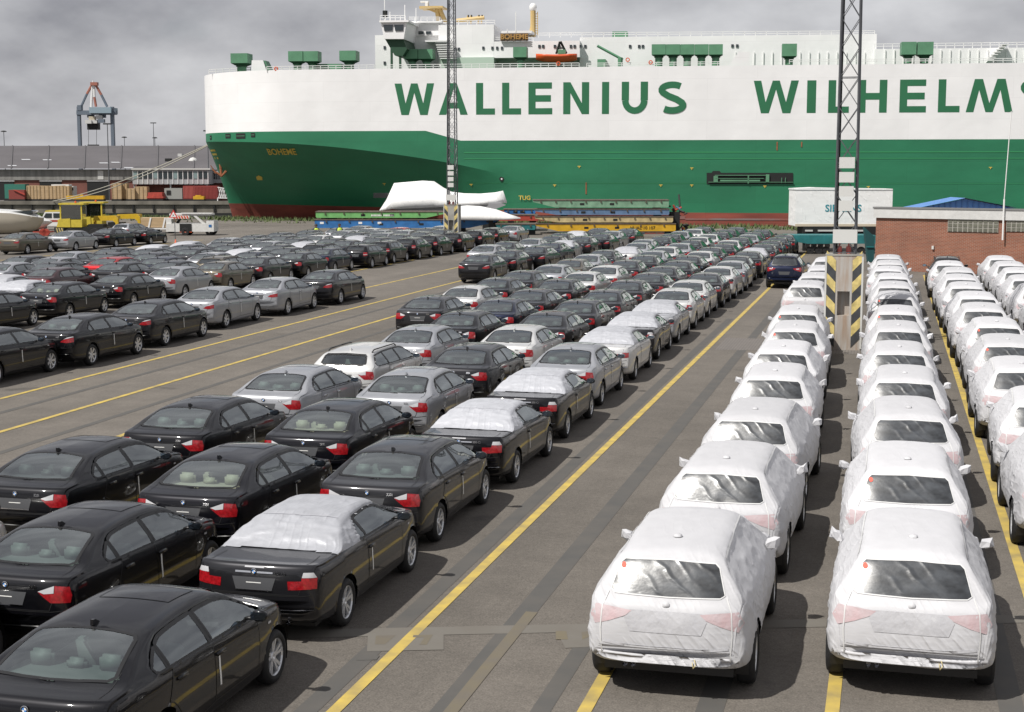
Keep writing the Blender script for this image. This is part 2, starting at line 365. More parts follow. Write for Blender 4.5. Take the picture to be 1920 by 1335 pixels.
def panel(bvh, poly, axis, off, m, st=.07):
    bm = bmesh.new(); poly = dens(poly, st*1.2)
    f = bm.faces.new([bm.verts.new((a, b, 0)) for a, b in poly])
    xs = [p[0] for p in poly]; zs = [p[1] for p in poly]
    for lo, hi, no in ((min(xs), max(xs), (1, 0, 0)), (min(zs), max(zs), (0, 1, 0))):
        k = int((hi-lo)/st)
        for i in range(1, k+1):
            c = lo+(hi-lo)*i/(k+1)
            bmesh.ops.bisect_plane(bm, geom=bm.verts[:]+bm.edges[:]+bm.faces[:], plane_co=Vector(no)*c, plane_no=no, dist=1e-5)
    bm.verts.index_update()
    P = project(bvh, [(v.co.x, v.co.y) for v in bm.verts], axis, off)
    fs = [tuple(v.index for v in f.verts) for f in bm.faces]; bm.free()
    # orient outward
    want = {'R': Vector((1, 0, 0)), 'B': Vector((0, -1, 0)), 'F': Vector((0, 1, 0)), 'T': Vector((0, 0, 1))}[axis]
    f0 = fs[0]; nn = (P[f0[1]]-P[f0[0]]).cross(P[f0[2]]-P[f0[1]])
    if nn.dot(want) < 0: fs = [f[::-1] for f in fs]
    b = MB(); b.raw(P, fs, m); return b
def strip(bvh, line, width, axis, off, m, closed=False, st=.06):
    p = dens(line, st, closed); n = len(p); A = []; Bp = []
    for i in range(n):
        a = Vector(p[i-1] if (i or closed) else p[0]); c = Vector(p[(i+1) % n] if (i < n-1 or closed) else p[-1]); t = (c-a).normalized(); q = Vector((-t.y, t.x))*width/2
        A.append(tuple(Vector(p[i])+q)); Bp.append(tuple(Vector(p[i])-q))
    V = project(bvh, A+Bp, axis, off); fs = [(i, (i+1) % n, n+(i+1) % n, n+i) for i in range(n if closed else n-1)]
    b = MB(); b.raw(V, fs, m); return b
def mirror(b):
    r = MB(); r.mats = b.mats[:]; r.v = [Vector((-v.x, v.y, v.z)) for v in b.v]; r.f = [f[::-1] for f in b.f]; r.m = b.m[:]; return r
def joinmb(*bs):
    r = MB()
    for b in bs:
        for f, k in zip(b.f, b.m): pass
        o = len(r.v); r.v += b.v
        for f, k in zip(b.f, b.m): r.f.append(tuple(i+o for i in f)); r.m.append(r.mi(b.mats[k]))
    return r
def scale_poly(poly, k):
    c = Vector((sum(p[0] for p in poly)/len(poly), sum(p[1] for p in poly)/len(poly)))
    return [tuple(c+(Vector(p)-c)*k) for p in poly]

def wheel_meshes(R, style=0):
    t = MB(); wd = .205 if R < .35 else .225
    r0 = R*.71
    t.lathe([(-wd/2+.02, r0-.01), (-wd/2, r0+.02), (-wd/2+.012, R-.03), (-wd/2+.045, R-.004), (-.03, R), (.03, R), (wd/2-.045, R-.004), (wd/2-.012, R-.03), (wd/2, r0+.02), (wd/2-.02, r0-.01)], RUB, 28)
    r = MB(); x = wd/2-.02
    r.lathe([(x-.09, r0-.012), (x-.02, r0-.02), (x, r0-.006), (x+.008, r0+.004), (x+.004, r0+.008)], RIM, 28)
    r.lathe([(x-.035, 0.001), (x-.02, .03), (x-.02, .055), (x-.05, .07)], RIM, 14)
    ns = (10, 7, 10)[style]
    for i in range(ns):
        a = 2*math.pi*i/ns + (.12*(-1)**i if style != 1 else 0); u = Vector((0, math.cos(a), math.sin(a))); q = Vector((0, -math.sin(a), math.cos(a)))
        h0, h1 = (.016, .021) if style != 1 else (.028, .036)
        X = Vector((1, 0, 0)); a0 = u*.045+X*(x-.03); a1 = u*(r0-.015)+X*(x-.012)
        r.raw([a0-q*h0, a0+q*h0, a1+q*h1, a1-q*h1, a0-q*h0-X*.03, a0+q*h0-X*.03, a1+q*h1-X*.03, a1-q*h1-X*.03], [(0, 1, 2, 3), (0, 4, 5, 1), (2, 6, 7, 3), (1, 5, 6, 2), (0, 3, 7, 4)], RIM)
    h = MB(); h.lathe([(x-.085, .001), (x-.085, r0-.013)], DRK, 20); h.lathe([(x-.07, .001), (x-.07, .13)], mat('brake_disc', (.2, .2, .2), .4, metal=.8), 16)
    return t, r, h
def seat_mb(m):
    b = MB()
    def rbox(x0, x1, y0, y1, z0, z1, tilt=0):
        bm = bmesh.new(); bmesh.ops.create_cube(bm, size=1)
        for v in bm.verts: v.co = Vector(((x0+x1)/2+v.co.x*(x1-x0), (y0+y1)/2+v.co.y*(y1-y0), (z0+z1)/2+v.co.z*(z1-z0))); v.co.y -= tilt*(v.co.z-z0)
        bmesh.ops.bevel(bm, geom=bm.edges[:], offset=.035, segments=2, affect='EDGES'); bm.verts.index_update()
        b.raw([v.co.copy() for v in bm.verts], [tuple(v.index for v in f.verts) for f in bm.faces], m); bm.free()
    return b, rbox
PROTO = {}
def proto(kind, covered=0):
    key = (kind, covered)
    if key in PROTO: return PROTO[key]
    s = spec(kind); ky, kz, kw = s.ky, s.kz, s.kw
    bm = build_body(s, .045 if covered else .05); bm.normal_update()
    bvh = BVHTree.FromBMesh(bm)
    P = []     # (name, mesh, parent index or None, loc, near only)
    def put(name, b, par=None, near=0, loc=(0, 0, 0), smooth=True):
        P.append((name, b.mesh(name, smooth, fix=False) if isinstance(b, MB) else b, par, loc, near)); return len(P)-1
    edge = lambda y: (lambda T, bl: bl+.83*(T-bl))(s.top(y), min(s.belt(y), s.top(y)-.045))
    # side window opening
    y1 = 1.3*ky
    while edge(y1)-.04 < s.belt(y1)+.035: y1 -= .02
    yr, yt = s.dl[0]*ky, s.dl[1]*ky
    up = []; y = y1
    while y > yr:
        zt = edge(y)-.038
        if y < yt: zt = min(zt, (edge(yt)-.038)+(s.belt(yr)+.10-edge(yt)+.038)*((yt-y)/(yt-yr))**1.5)
        up.append((y, zt)); y -= .06
    up.append((yr, s.belt(yr)+.09)); up.append((yr+.03, s.belt(yr)+.04))
    lo = []; y = yr+.09
    while y < y1+.02: lo.append((y, s.belt(y)+.022)); y += .12
    DLO = up+lo+[(y1+.03, s.belt(y1)+.022)]
    RG = None
    if s.rg:
        zb, zt, wb, wt = [q*(kz if i < 2 else kw) for i, q in enumerate(s.rg)]
        RGax = 'B'
        RG = [(-wb+.05, zb), (0, zb-.012), (wb-.05, zb), (wb, zb+.03), (wt+.03, zt-.05), (wt-.02, zt-.008), (0, zt+.012), (-wt+.02, zt-.008), (-wt-.03, zt-.05), (-wb, zb+.03)]
        if kind in ('three', 'five', 'seven'):
            RGax = 'T'; RG = [(a*kw, c*ky) for a, c in ((-.60, -1.765), (-.3, -1.81), (0, -1.825), (.3, -1.81), (.60, -1.765), (.655, -1.70), (.61, -1.40), (.565, -1.13), (.52, -1.06), (.26, -1.03), (0, -1.02), (-.26, -1.03), (-.52, -1.06), (-.565, -1.13), (-.61, -1.40), (-.655, -1.70))]
    fz = s.top(1.30*ky)+.03; WS = [(-.66*kw, fz), (.66*kw, fz), (.53*kw, s.top(.66*ky)-.045), (0, s.top(.62*ky)-.03), (-.53*kw, s.top(.66*ky)-.045)]
    Ra = s.R+.055
    dop = covered == 0
    cutR = Ra if not covered else s.R+.045
    if covered:
        # loose cloth: folds pulled along the flanks and hem
        rnd = random.Random(covered*17)
        o1 = Vector((rnd.uniform(0, 50), rnd.uniform(0, 50), rnd.uniform(0, 50)))
        bm.normal_update()
        for v in bm.verts:
            c = v.co; side = min(1, abs(v.normal.x)*1.3); low = max(0, min(1, (1.25-c.z)/.7)); rear = max(0, -v.normal.y)
            q = Vector((c.x*2.2, c.y*1.6+c.z*.9, c.z*2.4))+o1
            f = 1-abs(noise.noise(q)*2); f2 = 1-abs(noise.noise(q*2.3+o1)*2); f3 = noise.noise(Vector((c.x, c.y, c.z*.5))*1.1+o1)
            amp = .004+.020*side*(.45+.55*low)+.010*rear*low
            if v.normal.z > .75: amp = .005
            amp *= max(.15, min(1, (c.z-.40)/.25))*.8
            d = amp*(1.3*(f**3)+.7*f2**2+.9*f3)
            if c.z < .6 and side > .4: d += .012*noise.noise(Vector((c.y*5, 0, covered)))
            v.co += v.normal*(d+.012)
            if c.z < .42: v.co.z += .012*noise.noise(Vector((c.y*3, c.x*3, 7+covered)))
        bm.normal_update(); bvh = BVHTree.FromBMesh(bm)
    full = bm.copy()
    cut_arch(bm, s, cutR)
    if dop:
        cut_hole(bm, bvh, DLO, 'R', lambda c, n: abs(c.x) > .3 and abs(n.x) > .3 and c.z > s.belt(c.y))
        if RG: cut_hole(bm, bvh, RG, RGax, (lambda c, n: n.y < -.15 and c.y < -.5 and n.z > .05) if RGax == 'B' else (lambda c, n: n.z > .1 and c.z > 1.0))
        cut_hole(bm, bvh, WS, 'F', lambda c, n: n.y > .15 and c.y > .3 and n.z > .05 and c.z > .8)
    # underside is not cloth
    me = bpy.data.meshes.new(kind+'_body'); bm.to_mesh(me); me.materials.append(WCOV if covered else PAINT); me.polygons.foreach_set('use_smooth', [True]*len(me.polygons)); me.update()
    put('cloth_cover' if covered else 'body', me)
    # wheels
    tw, rw, hw = wheel_meshes(s.R, 1 if kind in ('five', 'seven') else 0)
    both = joinmb(tw, rw, hw); allm = both.mesh('wheel_all', True, False); tm, rm, hm = tw.mesh('tyre', True, False), rw.mesh('rim', False, False), hw.mesh('hub', False, False)
    lm = [mirror(q) for q in (tw, rw, hw)]; lall = mirror(both).mesh('wheel_all_l', True, False); lms = [lm[0].mesh('tyre', True, False), lm[1].mesh('rim', False, False), lm[2].mesh('hub', False, False)]
    for sx in (1, -1):
        for yc in (s.ra, s.fa):
            c = (sx*s.wx, yc, s.R); a = (tm, rm, hm) if sx > 0 else lms
            i = len(P); P.append(('wheel', a[2], None, c, 1)); P.append(('tyre', a[0], i, (0, 0, 0), 1)); P.append(('rim', a[1], i, (0, 0, 0), 1))
            P.append(('wheel', allm if sx > 0 else lall, None, c, -1))
            b = MB(); R2 = cutR+.012; n = 14; xa, xb = sx*(.52), sx*(s.w(yc)-.035)
            vs = []
            for i2 in range(n+1):
                t = -.35+(math.pi+.7)*i2/n
                for xx in (xa, xb): vs.append((xx, yc+R2*math.cos(t), s.R+R2*math.sin(t)))
            b.raw(vs, [(2*k, 2*k+1, 2*k+3, 2*k+2) for k in range(n)], BLK)
            b.raw([(xa, yc-R2, .18), (xa, yc+R2, .18), (xa, yc+R2, s.R+R2), (xa, yc-R2, s.R+R2)], [(0, 1, 2, 3)], BLK)
            put('wheel_arch_liner', b, smooth=False)
    und = MB(); und.box(-.72*kw, .72*kw, -1.95*ky, 1.9*ky, .19+(.06 if kind == 'suv' else 0), .24+(.1 if kind == 'suv' else 0), BLK); put('underbody', und, smooth=False)
    fz_ = lambda poly: [(-a, b) for a, b in poly]
    if covered:
        w0 = 1.0
        RGc = scale_poly(RG, .98)
        put('rear_window_film', panel(bvh, RGc, 'B', .004, FILM, .06))
        put('film_edge', strip(bvh, RGc, .012, 'B', .008, SEAM, True), near=1)
        stk = panel(bvh, [(-.52+.03*math.cos(t*.7854), 1.46+.03*math.sin(t*.7854)) for t in range(8)], 'B', .010, STK, .05)
        if covered in (2, 3): put('round_sticker', stk, near=1)
        for sx in (1, -1):
            lamp = [(sx*.38, 1.03), (sx*.60, 1.05), (sx*.80, 1.06), (sx*.86, .93), (sx*.80, .84), (sx*.62, .90), (sx*.45, .97)]
            put('tail_lamp_under_cloth', panel(bvh, lamp, 'B', .005, PINK, .08))
            sm = [(sx*.66, 1.20), (sx*.72, 1.05), (sx*.735, .8), (sx*.72, .52), (sx*.70, .42)]
            put('seam', strip(bvh, sm, .014, 'B', .008, SEAM), near=1)
            rs = [(sx*(.60), -1.70), (sx*.585, -1.2), (sx*.575, -.4), (sx*.56, .3)]
            put('roof_seam', strip(bvh, rs, .014, 'T', .007, SEAM), near=1)
            # mirror under its own cloth pocket
            mb = MB(); rnd = random.Random(covered+sx)
            pts = [(0, 0), (.04, .07), (.12, .10), (.19, .08+.05*rnd.random()), (.20, -.04), (.10, -.08), (.03, -.05)]
            vs = []
            for k, dy in enumerate((-.07, .02, .08)):
                sc_ = (.62, .88, .42)[k]
                for a, b_ in pts: vs.append((sx*(.84+a*sc_+.035*rnd.random()), .70+dy+.03*rnd.random(), 1.12+b_*sc_+.035*rnd.random()))
            n7 = len(pts); fs = [tuple(range(n7)), tuple(range(3*n7-1, 2*n7-1, -1))]
            for k in range(2):
                for i in range(n7): fs.append((k*n7+i, (k+1)*n7+i, (k+1)*n7+(i+1) % n7, k*n7+(i+1) % n7))
            mb.raw(vs, fs, WCOV); put('mirror_under_cloth', mb.mesh('mirror_under_cloth', False), near=0)
            hd = [(sx_, z) for sx_, z in ((-.62, .93), (-.42, .95), (-.40, .62), (-.46, .56), (-.60, .60))]
            if sx > 0: put('fuel_flap_seam', strip(bvh, [(-1.58, .72), (-1.62, .98), (-1.45, 1.02), (-1.42, .74)], .012, 'R', .008, SEAM, True), near=1)
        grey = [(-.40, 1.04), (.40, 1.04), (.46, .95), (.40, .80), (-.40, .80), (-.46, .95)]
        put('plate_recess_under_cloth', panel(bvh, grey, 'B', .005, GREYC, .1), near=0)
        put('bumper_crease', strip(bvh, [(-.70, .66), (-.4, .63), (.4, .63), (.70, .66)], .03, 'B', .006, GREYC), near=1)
        b = MB(); b.lathe([(0, .055), (.02, .05), (.03, .03), (.034, .001)], WCOV, 14, 'z'); put('roof_aerial_bump', b.mesh('roof_aerial_bump', True), loc=(0, -1.32, s.top(-1.32)+.018))
        b = MB(); b.lathe([(0, .045), (-.016, .04), (-.024, .001)], WCOV, 14, 'y'); put('badge_bump', b.mesh('badge_bump', True), loc=(0, project(bvh, [(0, 1.10)], 'B', 0)[0].y+.002, 1.10), near=1)
        b = MB(); p0 = project(bvh, [(.33, .52)], 'B', .012)[0]; b.tube([p0, p0+Vector((.02, -.02, -.05)), p0+Vector((-.01, -.015, -.10)), p0+Vector((-.02, -.01, -.03))], .006, mat('tag_yellow', (.55, .47, .25), .6)); put('tie_cord', b, near=1)
        b = MB(); 
        for k in (-.36, -.45): b.lathe([(-.09, .028), (.06, .028), (.06, .022), (-.02, .02)], CHR, 12, 'y', (k, -2.16, .40))
        put('exhaust_tip', b, near=1)
    else:
        # glazing
        def glaze(name, poly, axis, near=0, both=False):
            g = panel(bvh, poly, axis, .002, GLS, .08); r = strip(bvh, scale_poly(poly, .975), 0.04 if axis != 'R' else .036, axis, .0045, BLK, True, .04)
            if both:
                for q, qq in ((g, r), (mirror(g), mirror(r))):
                    i = put(name, q); put('window_seal', qq, i)
            else:
                i = put(name, g); put('window_seal', r, i)
        if RG: glaze('rear_window', RG, RGax)
        glaze('windscreen', WS, 'F')
        # panes: front door, rear door, quarter light
        yB = -.10*ky if kind not in ('conv', 'roadster') else yr+.22
        yq = yr+.26 if kind not in ('touring', 'suv', 'hatch') else -1.02*ky
        def clip(poly, a, b):
            bm2 = bmesh.new(); f = bm2.faces.new([bm2.verts.new((p[0], p[1], 0)) for p in poly])
            for c, no in ((a, (-1, 0, 0)), (b, (1, 0, 0))):
                bmesh.ops.bisect_plane(bm2, geom=bm2.verts[:]+bm2.edges[:]+bm2.faces[:], plane_co=(c, 0, 0), plane_no=no, clear_outer=True, dist=1e-5)
            out = []
            if bm2.faces:
                f = max(bm2.faces, key=lambda q: q.calc_area()); out = [(l.vert.co.x, l.vert.co.y) for l in f.loops]
            bm2.free(); return out
        for a, b, nm in ((yB+.025, 9, 'front_side_window'), (yq+.02, yB-.025, 'rear_side_window'), (-9, yq-.02, 'quarter_window')):
            pp = clip(DLO, a, b)
            if len(pp) > 2: glaze(nm, pp, 'R', both=True)
        for c in (yB, yq):
            if c > yr+.05:
                pp = clip(DLO, c-.03, c+.03)
                if len(pp) > 2:
                    q = panel(bvh, pp, 'R', .003, BLK, .1); put('window_pillar', q); put('window_pillar', mirror(q))
        # doors with handles
        def door(a, b, arch):
            zl = .36 if kind != 'suv' else .45; zt = lambda y: s.belt(y)-.004
            poly = [(a, zt(a)), (b, zt(b))]
            if arch is not None and arch > 0: poly += [(b, .62), (b-.03, zl)]
            else: poly += [(b, zl)]
            if arch is not None and arch < 0:
                r = Ra+.045
                for t in np.linspace(-.1, 1.25, 7): poly.append((s.ra+r*math.cos(t), s.R+r*math.sin(t)))
            else: poly.append((a, zl))
            d = panel(bvh, poly, 'R', .0025, PAINT, .09); sm = strip(bvh, poly, .014, 'R', .004, BLK, True)
            hz = zt((a+b)/2)-.095; hb = MB(); pr = project(bvh, [(a+.12, hz)], 'R', .0)[0]
            hb.raw(*rbx(pr.x-.01, pr.x+.03, a+.04, a+.24, hz-.016, hz+.018), PAINT)
            for q, k2, h2 in ((d, sm, hb), (mirror(d), mirror(sm), mirror(hb))):
                i = put('door', q); put('shut_line', k2, i, near=1); put('door_handle', h2, i, near=1)
        def rbx(x0, x1, y0, y1, z0, z1):
            vs = [(x, y, z) for z in (z0, z1) for y in (y0, y1) for x in (x0, x1-(.012 if z == z1 else 0))]
            return vs, [(0, 2, 3, 1), (4, 5, 7, 6), (0, 1, 5, 4), (2, 6, 7, 3), (0, 4, 6, 2), (1, 3, 7, 5)]
        four = kind not in ('conv', 'roadster')
        fb = 1.02*ky if kind != 'roadster' else .55
        if four: door(yB, fb, 1); door(yr+.32 if not kind in ('touring', 'suv') else -1.06*ky, yB, -1)
        else: door(-.42 if kind == 'conv' else -.55, fb, 1)
        # white tape down the door
        tp = strip(bvh, [(.0 if four else -.28, .84), (-.01 if four else -.29, .70), (.01 if four else -.27, .50)], .036, 'R', .006, WHT); put('paper_strip', tp, near=0)
        # boot lid seams
        hb = kind in ('touring', 'hatch', 'suv')
        zt0 = s.top(-2.0*ky)-.03
        if not hb:
            put('boot_seam', strip(bvh, [(-.66, zt0-.02), (-.63, .80), (-.58, .66), (.58, .66), (.63, .80), (.66, zt0-.02)], .010, 'B', .003, BLK), near=1)
            b = MB()
            for sx in (1, -1):
                q = strip(bvh, [(sx*.66*kw, -2.13*ky), (sx*.68*kw, -1.9*ky), (sx*.66*kw, -1.62*ky)], .009, 'T', .003, BLK); b = joinmb(b, q)
            put('boot_side_seam', b, near=1)
        put('bumper_seam', strip(bvh, [(-.80, .665), (-.6, .645), (.6, .645), (.80, .665)], .010, 'B', .003, BLK), near=1)
        put('bumper_crease', strip(bvh, [(-.76, .47), (-.5, .455), (.5, .455), (.76, .47)], .012, 'B', .004, BLK if kind != 'conv' else CHR), near=1)
        # lamps
        for sx in (1, -1):
            if kind == 'conv' or kind == 'roadster':
                red = [(.46, .845), (.64, .85), (.64, .89), (.82, .89), (.82, .75), (.47, .735)]; cl = [(.645, .893), (.815, .89), (.78, .955), (.66, .955)]; 
            elif kind in ('five', 'seven'):
                red = [(.46, .80), (.56, .875), (.70, .905), (.82, .935), (.83, .80), (.66, .775)]; cl = [(.56, .88), (.70, .91), (.82, .94), (.80, .96), (.66, .93)]
            elif kind == 'hatch':
                red = [(.56, .98), (.79, .985), (.81, .80), (.60, .76), (.55, .86)]; cl = [(.56, .86), (.80, .885), (.80, .86), (.57, .835)]
            elif kind == 'suv':
                red = [(.42, 1.03), (.62, 1.06), (.81, 1.075), (.83, .95), (.80, .86), (.66, .91), (.5, .96)]; cl = [(.56, 1.02), (.72, 1.035), (.72, .99), (.60, .98)]
            else:
                red = [(.44, .885), (.53, .81), (.60, .755), (.815, .755), (.825, .84), (.80, .945), (.64, .96), (.64, .865)]; cl = [(.44, .89), (.635, .958), (.635, .872), (.52, .862)]
            kx = kw
            i = put('tail_lamp', panel(bvh, [(sx*a*kx, b*kz) for a, b in red], 'B', .006, RED, .05)); put('lamp_clear_part', panel(bvh, [(sx*a*kx, b*kz) for a, b in cl], 'B', .009, CLR, .05), i)
            hl = [(sx*.42, .60), (sx*.80, .66), (sx*.80, .76), (sx*.46, .72)]; put('head_lamp', panel(bvh, [(a*kx, b*kz) for a, b in hl], 'F', .006, CLR, .06))
            si = [(1.28*ky, .80*kz), (1.36*ky, .80*kz), (1.36*ky, .775*kz), (1.28*ky, .775*kz)]
            q = panel(bvh, si, 'R', .006, CLR, .05); put('side_indicator', q if sx > 0 else mirror(q), near=1)
            m_ = MB(); mz = s.belt(.8)+.02; mx0 = s.w(.8)-.05; yy = .80*ky if kind != 'roadster' else .35
            bmq = bmesh.new(); bmesh.ops.create_icosphere(bmq, subdivisions=2, radius=1)
            for v in bmq.verts: v.co = Vector((sx*(mx0+.145+v.co.x*.105), yy+v.co.y*(.065 if v.co.y < 0 else .10), mz+.065+v.co.z*.068)); 
            for v in bmq.verts: v.co.y = max(v.co.y, yy-.03)
            bmq.verts.index_update(); m_.raw([v.co.copy() for v in bmq.verts], [tuple(v.index for v in f.verts) for f in bmq.faces], PAINT if kind != 'hatch' else PAINT); bmq.free()
            m_.box(sx*(mx0-.02), sx*(mx0+.07), yy-.0, yy+.05, mz+.01, mz+.04, BLK)
            i = put('door_mirror', m_); g = MB(); g.raw([(sx*(mx0+.06), yy-.034, mz+.02), (sx*(mx0+.235), yy-.034, mz+.025), (sx*(mx0+.235), yy-.034, mz+.11), (sx*(mx0+.06), yy-.034, mz+.115)], [(0, 1, 2, 3)], mat('mirror_glass', (.35, .42, .5), .05, metal=1)); put('mirror_face', g, i, smooth=False)
        # rear details
        zp = (.80 if kind != 'suv' else .80)*kz
        i = put('plate_panel', panel(bvh, [(-.29, zp+.075), (.29, zp+.075), (.24, zp-.085), (-.24, zp-.085)], 'B', .006, PLT, .1)); put('chrome_strip', strip(bvh, [(-.245, zp-.09), (.245, zp-.09)], .014, 'B', .009, CHR), i, near=1)
        put('plate_bracket', strip(bvh, [(-.10, zp+.01), (.10, zp+.01)], .012, 'B', .009, WHT), i, near=1)
        bz = (.945 if kind != 'suv' else 1.06)*kz
        if kind == 'hatch': bz = 1.0
        bp = project(bvh, [(0, bz)], 'B', .008)[0]
        b = MB(); b.lathe([(0, .041), (-.006, .041), (-.008, .036)], CHR, 20, 'y'); b.lathe([(-.007, .037), (-.0071, .024)], BLK, 20, 'y')
        for k in range(4):
            vs = [(0, -.008, 0)]+[(.024*math.cos(math.pi/2*k+math.pi/2*j/4), -.008, .024*math.sin(math.pi/2*k+math.pi/2*j/4)) for j in range(5)]
            b.raw(vs, [tuple(range(6))], BLU if k % 2 else WHT)
        put('roundel_badge', b, near=1, loc=tuple(bp), smooth=False)
        if kind in ('three', 'conv', 'five'):
            tx = text_mesh({'three': '325i', 'conv': '330 Ci', 'five': '525i'}[kind], .058, CHR, .002, .0012, 'RIGHT'); tp_ = project(bvh, [(.42, bz-.025)], 'B', .01)[0]
            for v in tx.vertices: v.co = Vector((v.co.x, -v.co.z, v.co.y))
            P.append(('model_lettering', tx, None, tuple(tp_), 1))
        if kind not in ('conv', 'roadster'):
            ya = (-.92 if not hb else -1.45)*ky; b = MB(); b.prism([(-.09, 0), (.06, 0), (-.04, .055), (-.085, .06)], -.016, .016, PAINT, 'yz'); put('aerial_fin', b.mesh('aerial_fin', False), loc=(0, ya, s.top(ya)-.004))
        if kind in ('three', 'five'):
            put('sunroof', panel(bvh, [(-.40, -.15*ky), (.40, -.15*ky), (.42, .38*ky), (-.42, .38*ky)], 'T', .003, PAINT, .1), near=1); put('sunroof_seal', strip(bvh, [(-.40, -.15*ky), (.40, -.15*ky), (.42, .38*ky), (-.42, .38*ky)], .010, 'T', .005, BLK, True), near=1)
        if kind in ('touring', 'suv'):
            for sx in (1, -1):
                pts = [(sx*(s.wroof*kw-.03), y) for y in (-1.55*ky, -1.4*ky, -.6*ky, .1*ky, .25*ky)]
                pj = project(bvh, pts, 'T', .05); pj[0].z -= .05; pj[-1].z -= .05; b = MB(); b.tube(pj, .016, BLK, 6); put('roof_rail', b)
        b = MB()
        for k in ((-.42,) if kind in ('three', 'touring', 'hatch', 'roadster') else (-.44, .44)): b.lathe([(-.10, .03), (.05, .03), (.05, .024), (-.02, .02)], CHR, 12, 'y', (k, -2.13*ky, .30 if kind != 'suv' else .42))
        put('exhaust_tip', b)
        # cabin
        zf = .30
        b = MB(); b.box(-.70*kw, .70*kw, -1.55*ky, 1.25*ky, zf, zf+.02, DRK); b.box(-.70*kw, .70*kw, .98*ky, 1.3*ky, .45, .90*kz, DRK); b.box(-.71*kw, -.69*kw, -1.5*ky, 1.2*ky, zf, .9*kz, DRK); b.box(.69*kw, .71*kw, -1.5*ky, 1.2*ky, zf, .9*kz, DRK)
        b.lathe([(0, .185), (.012, .18), (.012, .165), (0, .16)], BLK, 18, 'y', (-.36, .72*ky, .86)); put('dashboard', b, smooth=False)
        if kind not in ('roadster',):
            q, rb = seat_mb(INTM); yb = -1.08*ky if not hb else -1.0*ky
            rb(-.62*kw, .62*kw, yb-.12, yb+.45, .42, .62); rb(-.62*kw, .62*kw, yb-.16, yb+.0, .55, .98*kz, .22)
            for xx, ww, hh in ((-.38, .13, .17), (.38, .13, .17), (0, .11, .11)):
                if kind != 'conv': rb(xx-ww, xx+ww, yb-.27, yb-.16, 1.02*kz, 1.035*kz+hh)
            put('rear_seat', q.mesh('rear_seat', True))
            if not hb and kind != 'conv':
                b = MB(); b.box(-.62*kw, .62*kw, -1.79*ky, yb-.13, 1.03*kz, 1.05*kz, INTM); put('parcel_shelf', b, smooth=False)
        for xx in (-.36, .36):
            q, rb = seat_mb(INTM); yf = -.05*ky
            rb(xx-.25, xx+.25, yf-.05, yf+.45, .40, .58); rb(xx-.25, xx+.25, yf-.18, yf-.03, .5, 1.0*kz, .25); rb(xx-.13, xx+.13, yf-.33, yf-.22, 1.03*kz, 1.20*kz)
            put('front_seat', q.mesh('front_seat', True))
        if kind == 'conv':
            # the folded-up hood wears a silver protective cloth
            ft = full.copy(); poly = DLO
            kill = [f for f in ft.faces if (lambda c: c.z < min(s.belt(c.y), s.top(c.y)-.045)+.012 or c.y > .52 or c.y < -1.46 or (c.z < s.belt(c.y)+.05 and c.y > -.6))(f.calc_center_median())]
            bmesh.ops.delete(ft, geom=kill, context='FACES'); ft.normal_update(); cut_hole(ft, bvh, scale_poly(DLO, .985), 'R', lambda c, n: abs(c.x) > .3 and abs(n.x) > .25 and c.z > s.belt(c.y)-.02, .035); bmesh.ops.subdivide_edges(ft, edges=ft.edges[:], cuts=1, use_grid_fill=True); ft.normal_update()
            for v in ft.verts:
                c = v.co; q = Vector((c.x*3, c.y*5, c.z*6)); back = max(0, min(1, (-.55-c.y)/.3))
                lift = max(.12, min(1, (c.z-min(s.belt(c.y), s.top(c.y)-.045))/.12)); v.co += v.normal*lift*(.014+(.004+.012*back)*(1-abs(noise.noise(q)*2))**2+.006*back*noise.noise(q*2.5))
            me = bpy.data.meshes.new('hood_cloth'); ft.to_mesh(me); ft.free(); me.materials.append(SILV); me.polygons.foreach_set('use_smooth', [True]*len(me.polygons)); put('hood_cloth', me)
            put('cloth_seam', strip(bvh, [(-.53, -.70), (0, -.735), (.53, -.70)], .012, 'T', .03, mat('silver_seam', (.4, .4, .43), .5)), near=1)
            put('high_brake_lamp', strip(bvh, [(-.13, .985), (.13, .985)], .018, 'B', .006, CLR), near=1)
            put('boot_trim', strip(bvh, [(-.25, .925), (.25, .925)], .022, 'B', .008, CHR), near=1)
    full.free(); bm.free()
    PROTO[key] = P
    return P
PAINTS = {'k': (.0045, .0045, .0065), 'kc': (.0045, .0045, .0075), 'g': (.017, .017, .020), 's': (.36, .37, .395), 'w': (.66, .66, .655), 'n': (.006, .010, .030), 'b': (.12, .105, .08), 'm': (.045, .012, .015), 'r': (.45, .01, .015), 'c': (1, 1, 1)}
CNAME = {'k': 'black', 'kc': 'black', 'g': 'dark grey', 's': 'silver', 'w': 'white', 'n': 'navy blue', 'b': 'bronze', 'm': 'maroon', 'r': 'red'}
SEATC = {'cream': (.34, .31, .235, 1), 'grey': (.10, .115, .11, 1), 'black': (.035, .04, .04, 1)}
def put_car(kind, covered, x, y, rz, colr, seat, near, name, label, cat, group):
    P = proto(kind, covered); root = empty(name, (x, y, 0), rz); objs = {}
    pc = (*PAINTS[colr], 1); tag(root, label, cat, group)
    for i, (nm, me, par, loc, nr) in enumerate(P):
        if (nr == 1 and not near) or (nr == -1 and near): continue
        o = bpy.data.objects.new(nm, me); COL.objects.link(o); o.location = loc; o.parent = objs[par] if par is not None else root
        o.color = SEATC[seat] if nm in ('rear_seat', 'front_seat', 'parcel_shelf') else pc
        objs[i] = o
    return root
